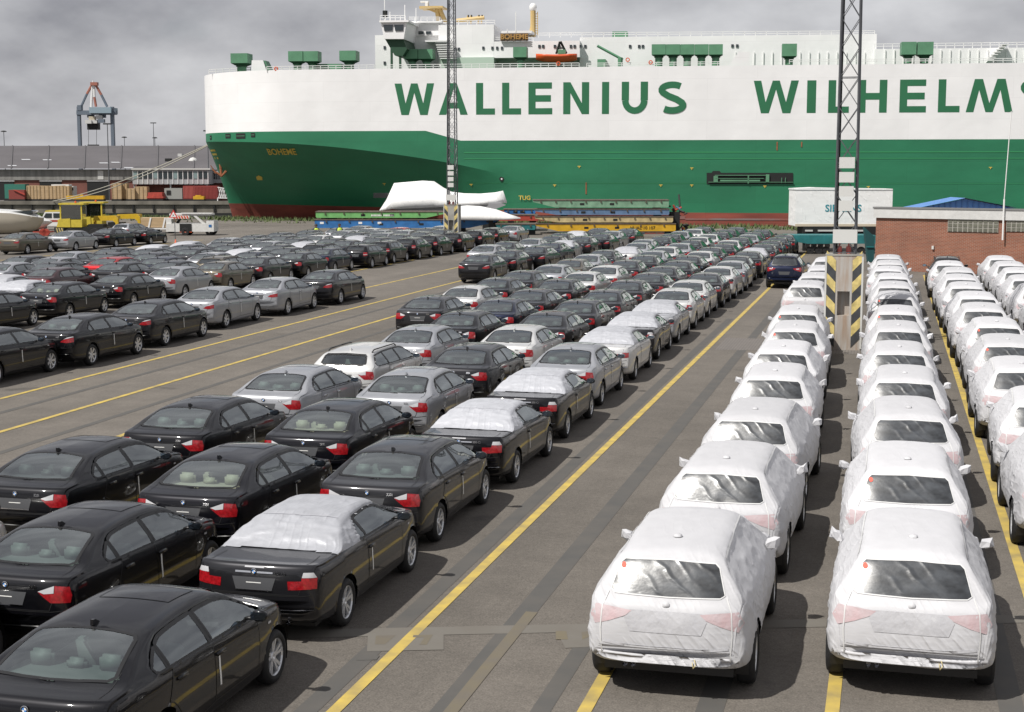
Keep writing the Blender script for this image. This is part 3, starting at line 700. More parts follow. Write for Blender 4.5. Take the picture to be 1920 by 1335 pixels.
PICKS = """s k 194 1167;s k 92 990;s k 103 842;s kc 408 856;s g 735.7 841;s kc 613.5 763.6;s k 356.7 758.4;s s 533.5 695.7;s s 760.6 699.8;s g 876 651.6;t w 662 653;s s 777.9 615.6;s w 964.7 615.2;s s 1071.5 651.6;
s w 1264 543.4;s w 1293 527.5;s g 1318.4 516;s w 1343 504.4;s s 1362 495;s g 1375.6 483.8;s g 1395.3 476.3;c s 1407.5 469.7;s g 1421.6 462.8;s g 1433.8 457.5;s g 1452.5 447.8;s g 1463.8 443.4;
s g 1081 565;s g 1131.9 545.3;s g 1175 527;s g 1211 514.8;s g 1236.9 503;s g 1261 494;s w 1088.8 512;s w 1128 501.6;s k 1045.6 525;s g 1163 492;
s g 801 557.6;s w 872.3 538;s k 930 522.5;s n 933 562.9;s k 862.6 586.8;s g 994 544.3;s g 1026.4 587.7;s g 977 509;s s 1024.4 499.5;
5 g 901 477.5;5 s 910.8 459.8;5 k 948 469.6;5 k 988.7 465.2;5 n 1027.7 456;c s 1057.8 451;5 g 1082.6 444.8;5 k 1116 440.4;5 s 1134 436;5 g 1157 433.3;s g 946 453.3;s s 985 449.2;s g 1018.9 445.3;s g 1045.4 438;c w 1072 435;s g 1095 433.3;
s b 1064 488.7;s s 1095 479.3;s g 1126.9 470.5;c w 1164 466.4;s s 1174.7 458;s s 1184.4 458.4;s s 1191 482;s w 1214 474;s s 1240.6 467.8;s g 1262 461.6;s w 1277 455.6;s w 1297.8 449.6;s g 1317.5 446.3;s g 1329.7 442;s g 1344.7 438.8;
s g 1209.7 452;s g 1229.4 447;s s 1240.6 443.4;s w 1265 440;s g 1280 436.9;s g 1174 490.9;s k 1284.7 483;s w 1305 474.8;s g 1323 468.4;s g 1341.9 462.8;s w 1354 456.6;s g 1371.9 451.5;s s 1386.9 446.8;s g 1394.4 442.9;s g 1407.5 439.3;
5 k 131 593;5 g 272.7 565.7;5 s 389.6 540.7;5 s 506 522.4;5 g 606.7 507.6;s kc 99 530.6;s k 220.8 514;s s 318.8 501.5;s m 87.5 503;s k 200.5 494.5;s s 125 472.5;s k 36.7 480.8;s s 92.5 483;s k 93 492.5;s s 5 493;
7 b 34 436.7;5 s 125 433;5 k 200.8 428;z k 270 428;t s 233 419;s g 206.7 465;s g 186 475.8;s r 198 483.3;c s 275 460;s g 266.7 467;s g 270 475;s n 281.7 484;s k 302 490;
c w 340 453.4;s g 336 460;s g 355 465.6;s s 401.9 447.8;s g 411 454.4;s g 416.9 459.6;s s 370 476;t b 373.8 485;c w 439 468.4;s n 458 473;s b 403.8 491;s g 482.5 481.6;s k 550 473.5;s n 604.4 465.3;
s g 458 442;s g 464.7 448.4;s s 476.9 454.8;s g 497.5 461;s k 523.8 465.3;c w 551.9 455.3;s g 506.9 437;s g 521.9 442;s g 536.9 447.8;t k 580 457;s g 550 433.8;s g 566.9 437.5;s w 583.8 442;s g 602.5 449.7;s s 595 431;s s 617.5 434.7;
1 k 672.5 458.4;1 k 715.6 452;1 k 758.8 446.8;1 k 798 442;1 k 835.6 438;1 k 867.5 434.6;1 k 893.8 431;s s 923 428.5;s g 635 451.9;s g 680 448;c w 653.8 444;s g 665 435.4;s s 695 438.8;s s 711.9 431.6;s g 723 442.5;s s 736 436;s g 764 437.8;s r 745.6 428.4;s g 770 431;s w 689.4 427.9;s w 805.6 428.4;s g 794 434;s s 642.5 428"""
# ================================================================ GROUND
ASP = mat('asphalt', (.138, .123, .106), .9)
def _asphalt():
    t = ASP.node_tree; b = t.nodes['Principled BSDF']; n = t.nodes.new; l = t.links.new
    co = n('ShaderNodeTexCoord'); vec = co.outputs['Object']
    def nz(sc_, det=6, st=None, rough=.55):
        v = vec
        if st: mp = n('ShaderNodeMapping'); mp.inputs['Scale'].default_value = st; l(vec, mp.inputs[0]); v = mp.outputs[0]
        q = n('ShaderNodeTexNoise'); q.inputs['Scale'].default_value = sc_; q.inputs['Detail'].default_value = det; q.inputs['Roughness'].default_value = rough; l(v, q.inputs['Vector']); return q.outputs[0]
    def mr(s_, a, b_, c, d): q = n('ShaderNodeMapRange'); l(s_, q.inputs[0]); [setattr(q.inputs[i+1], 'default_value', v) for i, v in enumerate((a, b_, c, d))]; return q.outputs[0]
    def mul(a, b_): q = n('ShaderNodeMath'); q.operation = 'MULTIPLY'; l(a, q.inputs[0]); l(b_, q.inputs[1]); return q.outputs[0]
    big = mr(nz(.09, 5), .3, .7, .80, 1.15); streak = mr(nz(.5, 5, (1, .06, 1)), .3, .7, .86, 1.1); mid = mr(nz(1.3, 6), .3, .7, .88, 1.1); fine = mr(nz(38, 3, None, .7), .28, .72, .62, 1.38); grit = mr(nz(11, 4), .3, .7, .86, 1.12)
    f = mul(mul(mul(big, streak), mul(mid, fine)), grit)
    m = n('ShaderNodeMixRGB'); m.blend_type = 'MULTIPLY'; m.inputs[0].default_value = 1; m.inputs[1].default_value = (.138, .123, .106, 1); l(f, m.inputs[2])
    # oil and damp spots
    sp = mr(nz(.55, 3), .66, .74, 0, .55); m2 = n('ShaderNodeMixRGB'); l(sp, m2.inputs[0]); l(m.outputs[0], m2.inputs[1]); m2.inputs[2].default_value = (.05, .046, .042, 1)
    vo = n('ShaderNodeTexVoronoi'); vo.feature = 'DISTANCE_TO_EDGE'; vo.inputs['Scale'].default_value = .16
    wv = n('ShaderNodeMixRGB'); wv.inputs[0].default_value = .12; nq = n('ShaderNodeTexNoise'); nq.inputs['Scale'].default_value = .9; nq.inputs['Detail'].default_value = 4; l(vec, nq.inputs['Vector']); l(vec, wv.inputs[1]); sc2 = n('ShaderNodeVectorMath'); sc2.operation = 'SCALE'; sc2.inputs['Scale'].default_value = 9; l(nq.outputs['Color'], sc2.inputs[0]); l(sc2.outputs[0], wv.inputs[2]); l(wv.outputs[0], vo.inputs['Vector'])
    ck = mr(vo.outputs['Distance'], 0, .0035, .6, 0); tm_ = mr(nz(.12, 3), .5, .6, 0, 1); ck2 = mul(ck, tm_)
    m3 = n('ShaderNodeMixRGB'); l(ck2, m3.inputs[0]); l(m2.outputs[0], m3.inputs[1]); m3.inputs[2].default_value = (.045, .04, .036, 1)
    l(m3.outputs[0], b.inputs['Base Color'])
    bp = n('ShaderNodeBump'); bp.inputs['Strength'].default_value = .5; bp.inputs['Distance'].default_value = .01; l(fine, bp.inputs['Height']); l(bp.outputs[0], b.inputs['Normal'])
_asphalt()
QA, QB = G(1400, 424), G(500, 410)
qd = (QB-QA).normalized(); qn = Vector((-qd.y, qd.x, 0));
if qn.y < 0: qn = -qn
Q0, Q1 = QA-qd*420, QB+qd*420
def sheet(name, pts, z, m, lbl=None, kind='structure', parent=None):
    o = add(name, mk_mesh(name, [(p[0], p[1], z) for p in pts], [tuple(range(len(pts)))], m), parent)
    f = o.data.polygons[0]
    if f.normal.z < 0: o.data.flip_normals()
    if kind: tag(o, kind=kind)
    return o
ground = sheet('ground', [Q0, Q1, Q1-qn*700, Q0-qn*700], 0, ASP)
WAT = mat('harbour_water', (.055, .065, .05), .12, spec=.5, bump=.6, bump_scale=1.4, noise_amt=.3, noise_scale=.3)
water = sheet('water', [(-3000, -400), (3000, -400), (3000, 3500), (-3000, 3500)], -2.5, WAT)
CONC = mat('concrete', (.34, .33, .30), .85, noise_amt=.35, noise_scale=1.3, bump=.2, bump_scale=14)
b = MB(); b.raw([Q0, Q1, Q1+Vector((0, 0, -4)), Q0+Vector((0, 0, -4))], [(0, 1, 2, 3)], CONC); tag(b.obj('quay_wall'), kind='structure')
# quay edge strip: coping, rails and weeds
def band(name, d0, d1, z, m, kind='structure'): return sheet(name, [Q0-qn*d0, Q1-qn*d0, Q1-qn*d1, Q0-qn*d1], z, m, kind=kind)
band('quay_coping', 0, .6, .006, CONC)
for d in (19.0, 20.5, 24): band('crane_rail', d, d+.18, .005, mat('rail_steel', (.16, .14, .12), .5, metal=.5))
GRM = mat('weeds', (.11, .15, .05), .8, noise_amt=.5, noise_scale=.8)
rs = random.Random(3); vs = []; fs = []
for i in range(16000):
    u = rs.uniform(360, 560); d = abs(rs.gauss(0, 5.0))+.8
    if d > 15 or noise.noise(Vector((u*.12, d*.35, 0)))+.18 < d*.018: continue
    p = Q0+qd*u-qn*d; h = rs.uniform(.12, .5); a = rs.uniform(0, 6.28); w_ = rs.uniform(.05, .14); ux, uy = math.cos(a)*w_, math.sin(a)*w_; lx, ly = rs.gauss(0, .12), rs.gauss(0, .12)
    k = len(vs); vs += [(p.x-ux, p.y-uy, .004), (p.x+ux, p.y+uy, .004), (p.x+lx, p.y+ly, h)]; fs.append((k, k+1, k+2))
tag(add('quay_weeds', mk_mesh('quay_weeds', vs, fs, GRM)), 'low green weeds growing along the quay edge below the ship', 'weeds', kind='stuff')
# ---------------------------------------------------------------- painted lines and repairs
YEL = mat('yellow_paint', (.56, .41, .085), .75, noise_amt=.8, noise_scale=2.6, col2=(.25, .20, .10), detail=10)
YOLD = mat('worn_yellow_paint', (.150, .128, .084), .8, noise_amt=.9, noise_scale=2.2, col2=(.125, .111, .095))
TAR = mat('tar_seal', (.078, .076, .072), .8, noise_amt=.6, noise_scale=1.8, col2=(.11, .10, .088))
PALE = mat('pale_repair', (.150, .140, .123), .85, noise_amt=.7, noise_scale=1.5, col2=(.132, .118, .10))
def gline(name, x, y0, y1, wd, z, m): return sheet(name, [(x-wd/2, y0), (x+wd/2, y0), (x+wd/2, y1), (x-wd/2, y1)], z, m)
LINES = [(-5.75, 6, 112), (-3.08, 6, 112), (-.44, 6, 88), (2.06, 14, 88), (4.66, 20, 88), (-16.55, 18, 112), (-19.45, 18, 112), (-22.3, 18, 112), (-8.45, 6, 112), (-11.2, 6, 112), (-13.9, 10, 112), (-25.6, 25, 112), (-30.6, 30, 112), (-33.2, 30, 112), (-35.6, 40, 112), (-38.1, 40, 112), (-40.4, 40, 112), (-42.7, 40, 112), (-46, 40, 112), (-57, 60, 118)]
for x, a, c in LINES: gline('lane_line', x, a, c, .155, .008, YEL)
for x, a, c, wd in ((-6.05, 8, 60, .26), (-4.58, 6, 70, .30), (-1.75, 8, 70, .30), (1.48, 10, 80, .27), (-3.55, 8, 30, .22), (-18, 20, 90, .2), (-21, 20, 90, .2)): gline('tar_strip', x, a, c, wd, .004, TAR)
gline('worn_line', -4.50, 6, 19, .16, .0075, YOLD)
def gpoly(name, px, z, m): return sheet(name, [G(a, b_) for a, b_ in px], z, m)
gpoly('repair_band', [(540, 1197), (540, 1182), (1930, 1153), (1930, 1168)], .0055, PALE)
gpoly('repair_patch', [(688, 1222), (690, 1187), (832, 1183), (832, 1219)], .0065, PALE)
gpoly('repair_patch', [(1060, 1216), (1042, 1183), (1118, 1181), (1118, 1213)], .0065, PALE)
gpoly('old_marking', [(703, 1209), (705, 1193), (742, 1192), (722, 1209)], .0085, YOLD); gpoly('old_marking', [(775, 1192), (812, 1191), (800, 1210), (786, 1210), (796, 1196), (774, 1196)], .0085, YOLD)
gpoly('old_marking', [(1042, 1200), (1042, 1184), (1062, 1184), (1065, 1200)], .0085, YOLD); gpoly('old_marking', [(1092, 1200), (1090, 1186), (1112, 1184), (1112, 1192)], .0085, YOLD)
gpoly('oil_patch', [(668, 1239), (676, 1229), (712, 1230), (706, 1238)], .0075, TAR)
PAVB = bpy.data.materials.new('paving'); PAVB.use_nodes = True; _t = PAVB.node_tree; _b = _t.nodes['Principled BSDF']; _b.inputs['Roughness'].default_value = .85
_br = _t.nodes.new('ShaderNodeTexBrick'); _co = _t.nodes.new('ShaderNodeTexCoord'); _t.links.new(_co.outputs['Object'], _br.inputs['Vector']); _br.inputs['Scale'].default_value = 2.6
_br.inputs['Color1'].default_value = (.20, .18, .165, 1); _br.inputs['Color2'].default_value = (.165, .15, .14, 1); _br.inputs['Mortar'].default_value = (.085, .078, .07, 1); _br.inputs['Mortar Size'].default_value = .04; _t.links.new(_br.outputs[0], _b.inputs['Base Color'])
gpoly('paving_patch', [(1339, 656), (1362, 634), (1432, 635), (1422, 657)], .0045, PAVB)
gpoly('paving_patch', [(1556, 664), (1566, 648), (1628, 648), (1624, 664)], .0045, PAVB)
# ================================================================ CAR LAYOUT
ORD = ['first', 'second', 'third', 'fourth', 'fifth', 'sixth', 'seventh', 'eighth', 'ninth', 'tenth', 'eleventh', 'twelfth', 'thirteenth', 'fourteenth', 'fifteenth', 'sixteenth', 'seventeenth', 'eighteenth', 'nineteenth', 'twentieth', 'twenty-first', 'twenty-second', 'twenty-third', 'twenty-fourth']
def parse(s): return [q.split() for q in s.replace('\n', '').split(';') if q.strip()]
CARS = []     # kind, colour, x, y
KIND = {'s': 'three', '5': 'five', '7': 'seven', 't': 'touring', 'c': 'conv', '1': 'hatch', 'z': 'roadster', 'x': 'suv'}
ZS = {'s': 1.42, 't': 1.43, 'c': 1.36, '5': 1.46, '7': 1.49, '1': 1.43, 'z': 1.28}
OFF = {'s': 1.0, 't': 1.4, 'c': .5, '5': 1.0, '7': 1.0, '1': 1.3, 'z': .4}
for k, c, px, py in parse(PICKS):
    p = G(float(px), float(py), ZS[k]); CARS.append([k, c, p.x, p.y+OFF[k]])
for k, c, x, y in (('c', 'g', -7.58, 19.08), ('c', 'k', -7.6, 28.4), ('c', 'k', -7.65, 33.3), ('c', 'w', -7.72, 42.9), ('c', 'g', -7.78, 47.7), ('c', 's', -7.8, 52.35), ('s', 'w', -13.1, 16.9), ('5', 'k', -24.7, 37.5), ('s', 'k', -32.6, 49.4), ('c', 'g', -34.9, 55.5), ('c', 's', -37.6, 58.2), ('x', 'n', -4.97, 78.2)): CARS.append([k, c, x, y])
# drop picks that landed on one another
CARS.sort(key=lambda q: q[3]); keep = []
for q in CARS:
    for r in keep:
        if abs(q[2]-r[2]) < 1.75 and abs(q[3]-r[3]) < 4.45:
            if abs(q[2]-r[2]) < 1.0: q[3] = r[3]+4.62
            else: q[2] = r[2]+math.copysign(2.05, q[2]-r[2])
    if all(abs(q[2]-r[2]) > 1.8 or abs(q[3]-r[3]) > 4.4 for r in keep): keep.append(q)
CARS = keep
for q in CARS:
    if q[3] < 15 and q[2] > -8: q[2], q[3] = -7.62, 14.05
    if abs(q[2]+10.17) < .2 and q[3] < 18.5: q[3] = 17.75
CARS.append(['s', 'k', -11.0, 13.5]); CARS.sort(key=lambda q: q[3])
FILES = [(-8.9, 'file beside the long yellow line'), (-11.6, 'second file from the long yellow line'), (-14.3, 'third file from the long yellow line'), (-18, 'fourth file from the long yellow line'), (-21.8, 'short file of saloons across the lanes'), (-24.0, 'short file behind, nearer the flatbeds'), (-28, 'file bordering the empty lanes'), (-33.2, 'first file of the far block'), (-35.4, 'second file of the far block'), (-37.8, 'third file of the far block'), (-40.2, 'fourth file of the far block'), (-42.5, 'fifth file of the far block'), (-50, 'sixth file of the far block'), (-200, 'short row before the yellow tractors')]
def file_of(q):
    x, y = q[2], q[3]
    if q[0] == 'x': return None
    if x > -24.2 and x < -18 and y > 70: return FILES[4][1] if x > -21.8 else FILES[5][1]
    for lim, nm in FILES:
        if nm.startswith('short') and x > -50: continue
        if x > lim: return nm
cnt = {}
SEATS = random.Random(11)
BODYN = {'three': 'saloon', 'five': 'large saloon', 'seven': 'long luxury saloon', 'touring': 'estate car', 'conv': 'convertible under a silver hood cloth', 'hatch': 'hatchback', 'roadster': 'low coupe', 'suv': 'off-roader'}
for q in CARS:
    k, c, x, y = q; kind = KIND[k]; fl = file_of(q)
    near = y < 62 and x > -34
    if fl:
        cnt[fl] = cnt.get(fl, 0)+1; lab = '%s %s, %s from landward end, %s' % (CNAME[c], BODYN[kind] if kind != 'conv' else 'cloth-topped convertible', ORD[cnt[fl]-1], fl)
    else: lab = 'navy blue off-roader standing alone on the long yellow line, no cover'
    seat = 'cream' if c == 'kc' else 'grey' if SEATS.random() < .55 else 'black'
    put_car(kind, 0, x+SEATS.uniform(-.04, .04), y, math.radians(SEATS.gauss(0, .35)), c, seat, near, {'conv': 'convertible_car', 'touring': 'estate_car', 'hatch': 'hatchback_car', 'suv': 'offroad_car', 'roadster': 'coupe_car'}.get(kind, 'saloon_car'), lab, 'car', 'new cars parked in files')
# ---------------------------------------------------------------- cars under white cloth
W1 = [(-2.27, 16.87), (-2.25, 21.79), (-2.22, 26.65), (-2.28, 31.83), (-2.33, 36.5), (-2.45, 41.7), (-2.62, 46.7), (-2.88, 57.6), (-2.80, 62.6), (-2.8, 67.5), (-2.8, 74.0)]
W2 = [(.40, 17.43), (.36, 22.38), (.38, 27.3), (.38, 32.2), (.39, 37.13), (.35, 42.3), (.35, 47.42), (.26, 53.2), (.22, 58.2), (.19, 63.0), (.17, 67.63), (.13, 72.3), (.09, 77.0)]
W3 = [(2.98, 24.6), (2.98, 29.5), (2.97, 34.4), (2.99, 39.3), (3.0, 44.15), (2.99, 49.03), (2.96, 53.8), (2.95, 58.5), (2.93, 63.1), (2.93, 67.7), (2.9, 72.3)]
W4 = [(5.55, 48.5), (5.55, 53.4), (5.55, 58.3), (5.53, 63.1), (5.52, 67.9), (5.51, 72.7), (5.51, 77.5)]
vr = random.Random(5)
for W_, nm in ((W1, 'file left of the striped pillar'), (W2, 'file right of the striped pillar'), (W3, 'file with wheels on the right yellow line'), (W4, 'outermost file before the brick building')):
    for i, (x, y) in enumerate(W_):
        put_car('suv', 1+(i*5+len(nm)) % 6, x+(vr.uniform(-.07, .07) if i else 0), y+1.4+vr.uniform(-.1, .1), math.radians(vr.gauss(0, .9)), 'c', 'black', y < 62, 'covered_offroad_car', 'white cloth-covered off-roader, %s from landward end, %s' % (ORD[i], nm), 'car', 'off-roaders under white transport covers')
put_car('suv', 0, 2.87, 78.4, 0, 'g', 'black', False, 'offroad_car', 'dark grey off-roader without cover against the brick building wall', 'car', 'off-roaders by the brick building')
# ================================================================ THE SHIP
SD, SSL = 172.0, .134
SO = Vector((FWD.x*SD, FWD.y*SD, 0))
es = (RGT-FWD*SSL).normalized(); et = (FWD+RGT*SSL).normalized()
ship = empty('car_carrier_ship', (SO.x, SO.y, 0), math.atan2(es.y, es.x))
tag(ship, 'huge green and white car carrier ship moored behind the quay', 'ship')
def SP(px, py, t=0.0):
    r = ray(px, py); k = ((SO-CAMP).dot(et)+t)/r.dot(et); P = CAMP+r*k; return (P-SO).dot(es), P.z
def to_px(P):
    d = P-CAMP; f = d.dot(FWD); u = d.dot(RGT); z = d.z; zc = _c*f-_s*z; yc = _s*f+_c*z
    return CX+F_PX*u/zc, CY-F_PX*yc/zc
SW = mat('ship_white', (.80, .80, .80), .5, noise_amt=.06, noise_scale=.25, stretch=(1, 1, .4))
SG = mat('ship_green', (.020, .175, .085), .5, noise_amt=.18, noise_scale=.22, stretch=(.5, 1, 1.6))
SR = mat('ship_red', (.26, .062, .042), .7, noise_amt=.45, noise_scale=.35, stretch=(.4, 1, 2))
VG = mat('vent_green', (.10, .25, .145), .5, noise_amt=.15, noise_scale=1)
def plating(m, amt):
    t = m.node_tree; b_ = t.nodes['Principled BSDF']; co_ = t.nodes.new('ShaderNodeTexCoord'); mp_ = t.nodes.new('ShaderNodeMapping'); mp_.inputs['Rotation'].default_value = (math.pi/2, 0, 0)
    t.links.new(co_.outputs['Object'], mp_.inputs[0]); br_ = t.nodes.new('ShaderNodeTexBrick'); t.links.new(mp_.outputs[0], br_.inputs['Vector'])
    for k_, v_ in (('Scale', 1.0), ('Mortar Size', .035), ('Mortar Smooth', .6), ('Brick Width', 11.0), ('Row Height', 2.3)): br_.inputs[k_].default_value = v_
    br_.inputs['Color1'].default_value = (1, 1, 1, 1); br_.inputs['Color2'].default_value = (1-amt*.4,)*3+(1,); br_.inputs['Mortar'].default_value = (1-amt,)*3+(1,)
    old = b_.inputs['Base Color'].links[0].from_socket; mm_ = t.nodes.new('ShaderNodeMixRGB'); mm_.blend_type = 'MULTIPLY'; mm_.inputs[0].default_value = 1
    t.links.new(old, mm_.inputs[1]); t.links.new(br_.outputs[0], mm_.inputs[2]); t.links.new(mm_.outputs[0], b_.inputs['Base Color'])
    n_ = t.nodes.new('ShaderNodeTexNoise'); n_.inputs['Scale'].default_value = .35; n_.inputs['Detail'].default_value = 2; t.links.new(co_.outputs['Object'], n_.inputs['Vector'])
    bp_ = t.nodes.new('ShaderNodeBump'); bp_.inputs['Strength'].default_value = .25; bp_.inputs['Distance'].default_value = .25; t.links.new(n_.outputs[0], bp_.inputs['Height']); t.links.new(bp_.outputs[0], b_.inputs['Normal'])
plating(SW, .07); plating(SG, .14); plating(SR, .2)
DKG = mat('dark_green', (.015, .06, .03), .6); BLKM = mat('opening_black', (.008, .009, .009), .7)
DECKG = mat('deck_green', (.05, .12, .07), .7)
YMK = mat('mark_yellow', (.55, .42, .07), .6); RUST = mat('rust', (.30, .11, .05), .85, noise_amt=.4, noise_scale=3)
MASTY = mat('mast_buff', (.50, .36, .15), .5); ORG = mat('lifeboat_orange', (.62, .09, .02), .45); WINB = mat('window_dark', (.02, .03, .035), .08, coat=1)
RAILW = mat('rail_white', (.75, .75, .74), .5)
HB = 16.0; LA = 17.0
z_top = SP(1300, 123.5)[1]; z_l2 = SP(1300, 262.5)[1]; z_l1 = SP(720, 245.5)[1]; z_red = SP(1300, 399)[1]; ZW = -2.7
sA, sB = SP(798, 250)[0], SP(864, 262)[0]
def t_up(u): return HB*(1-math.sqrt(max(0, 1-(1-min(u, LA)/LA)**2)))
lo_, hi_ = -80.0, 0.0
for _ in range(40):
    sb = (lo_+hi_)/2; m_ = min(to_px(SO+es*(sb+u)+et*t_up(u)+Vector((0, 0, 15)))[0] for u in np.linspace(0, LA, 40))
    if m_ < 384: lo_ = sb
    else: hi_ = sb
S1 = SP(965, 332)[0]; SEND = sb+200
kp = [(sb, SP(388, 266, 12)[1])]+[(SP(a, b_, 0)[0], SP(a, b_, 0)[1]) for a, b_ in ((520, 268), (620, 275), (700, 284), (840, 305), (965, 332))]
zk = pchip([a for a, b_ in kp], [b_ for a, b_ in kp])
def zline(s):
    f = max(0, min(1, (s-sA)/(sB-sA))); return z_l1+(z_l2-z_l1)*f
us = list(LA*(1-np.cos(np.linspace(0, math.pi/2, 22)))) ; ss = [sb+u for u in us]
x = ss[-1]
while x < S1-2.5: x += 2.2; ss.append(x)
ss.append(S1)
for q in (sA, sB): ss.append(q)
ss = sorted(set(round(q, 3) for q in ss)); tail_s = [S1+8*i for i in range(1, 40) if S1+8*i < SEND]+[SEND]
s0w = SP(446, 408, HB)[0]
H = MB(); zrb = SP(446, 382, 13)[1]; s1300 = SP(1300, 399)[0]
def zr_(s): return zrb+(z_red-zrb)*max(0, min(1, (s-s0w)/(s1300-s0w)))
def column(s):
    z_red = zr_(s)
    u = s-sb; tu = t_up(u); a = min(1, max(0, (s-sb)/(S1-sb))); sw = s0w+a*(S1-s0w); tw = HB*(1-a)**.85 if a < 1 else 0
    K = zk(s) if s <= S1 else kp[-1][1]; pts = [(s, tu, z_top), (s, tu, (z_top+zline(s))/2), (s, tu, zline(s)), (s, tu, (zline(s)+K)/2), (s, tu, K)]
    zs = [K+(z_red-K)*i/8 for i in range(1, 9)]+[z_red+(ZW-z_red)*i/3 for i in range(1, 4)]
    for z in zs:
        v = max(0, min(1, (K-z)/(K-ZW))); pts.append((s+(sw-s)*v, tu+(tw-tu)*(1-(1-v)**1.6), z))
    return pts
cols = [column(s) for s in ss]+[[(s, 0, p[2]) for p in column(s)] for s in tail_s]
nr = len(cols[0]); mats_rows = [SW, SW, SG, SG]+[SG]*8+[SR]*3
for far in (0, 1):
    vv = [(p[0], (2*HB-p[1]) if far else p[1], p[2]) for c in cols for p in c]
    for k, m in ((0, SW), (1, SG), (2, SR)):
        fs = []
        for j in range(len(cols)-1):
            for i in range(nr-1):
                if mats_rows[i] is m: f = (j*nr+i, (j+1)*nr+i, (j+1)*nr+i+1, j*nr+i+1); fs.append(f if not far else f[::-1])
        H.raw(vv, fs, m)
me = H.mesh('hull', False, False)
bmh = bmesh.new(); bmh.from_mesh(me); bmesh.ops.remove_doubles(bmh, verts=bmh.verts[:], dist=.002); bmesh.ops.recalc_face_normals(bmh, faces=bmh.faces)
for f in bmh.faces: f.smooth = True
for e_ in bmh.edges:
    if len(e_.link_faces) == 2 and e_.calc_face_angle(0) > .30: e_.smooth = False
hullbvh = BVHTree.FromBMesh(bmh); bmh.to_mesh(me); bmh.free(); hull = add('hull', me, ship)
dk = MB(); outl = [(c[0][0], c[0][1]) for c in cols]; dk.raw([(a, b_, z_top-.02) for a, b_ in outl]+[(a, 2*HB-b_, z_top-.02) for a, b_ in outl], [(i, i+1, len(outl)+i+1, len(outl)+i) for i in range(len(outl)-1)], DECKG)
dk.obj('weather_deck', ship)
dk = MB(); dk.raw([(SEND, 0, ZW), (SEND, 2*HB, ZW), (SEND, 2*HB, z_top), (SEND, 0, z_top)], [(0, 1, 2, 3)], SG); dk.obj('stern_plate', ship)
def onhull(s, z, off=.03):
    h, n_, i_, d_ = hullbvh.ray_cast(Vector((s, -40, z)), Vector((0, 1, 0)))
    return Vector((s, (h.y if h else 0)-off, z))
def hullpoly(polys, m, name, off=.04, par=ship, st=1.2):
    b = MB()
    for ip, p in enumerate(polys):
        bm = bmesh.new(); bm.faces.new([bm.verts.new((a, c, 0)) for a, c in p]); xs_ = [q[0] for q in p]
        k = int((max(xs_)-min(xs_))/st)
        for i in range(1, k+1): bmesh.ops.bisect_plane(bm, geom=bm.verts[:]+bm.edges[:]+bm.faces[:], plane_co=(min(xs_)+(max(xs_)-min(xs_))*i/(k+1), 0, 0), plane_no=(1, 0, 0), dist=1e-4)
        bm.verts.index_update(); P = [onhull(v.co.x, v.co.y, off+.0025*ip) for v in bm.verts]; fs = [tuple(v.index for v in f.verts) for f in bm.faces]; bm.free(); b.raw(P, fs, m)
    return b.obj(name, par)
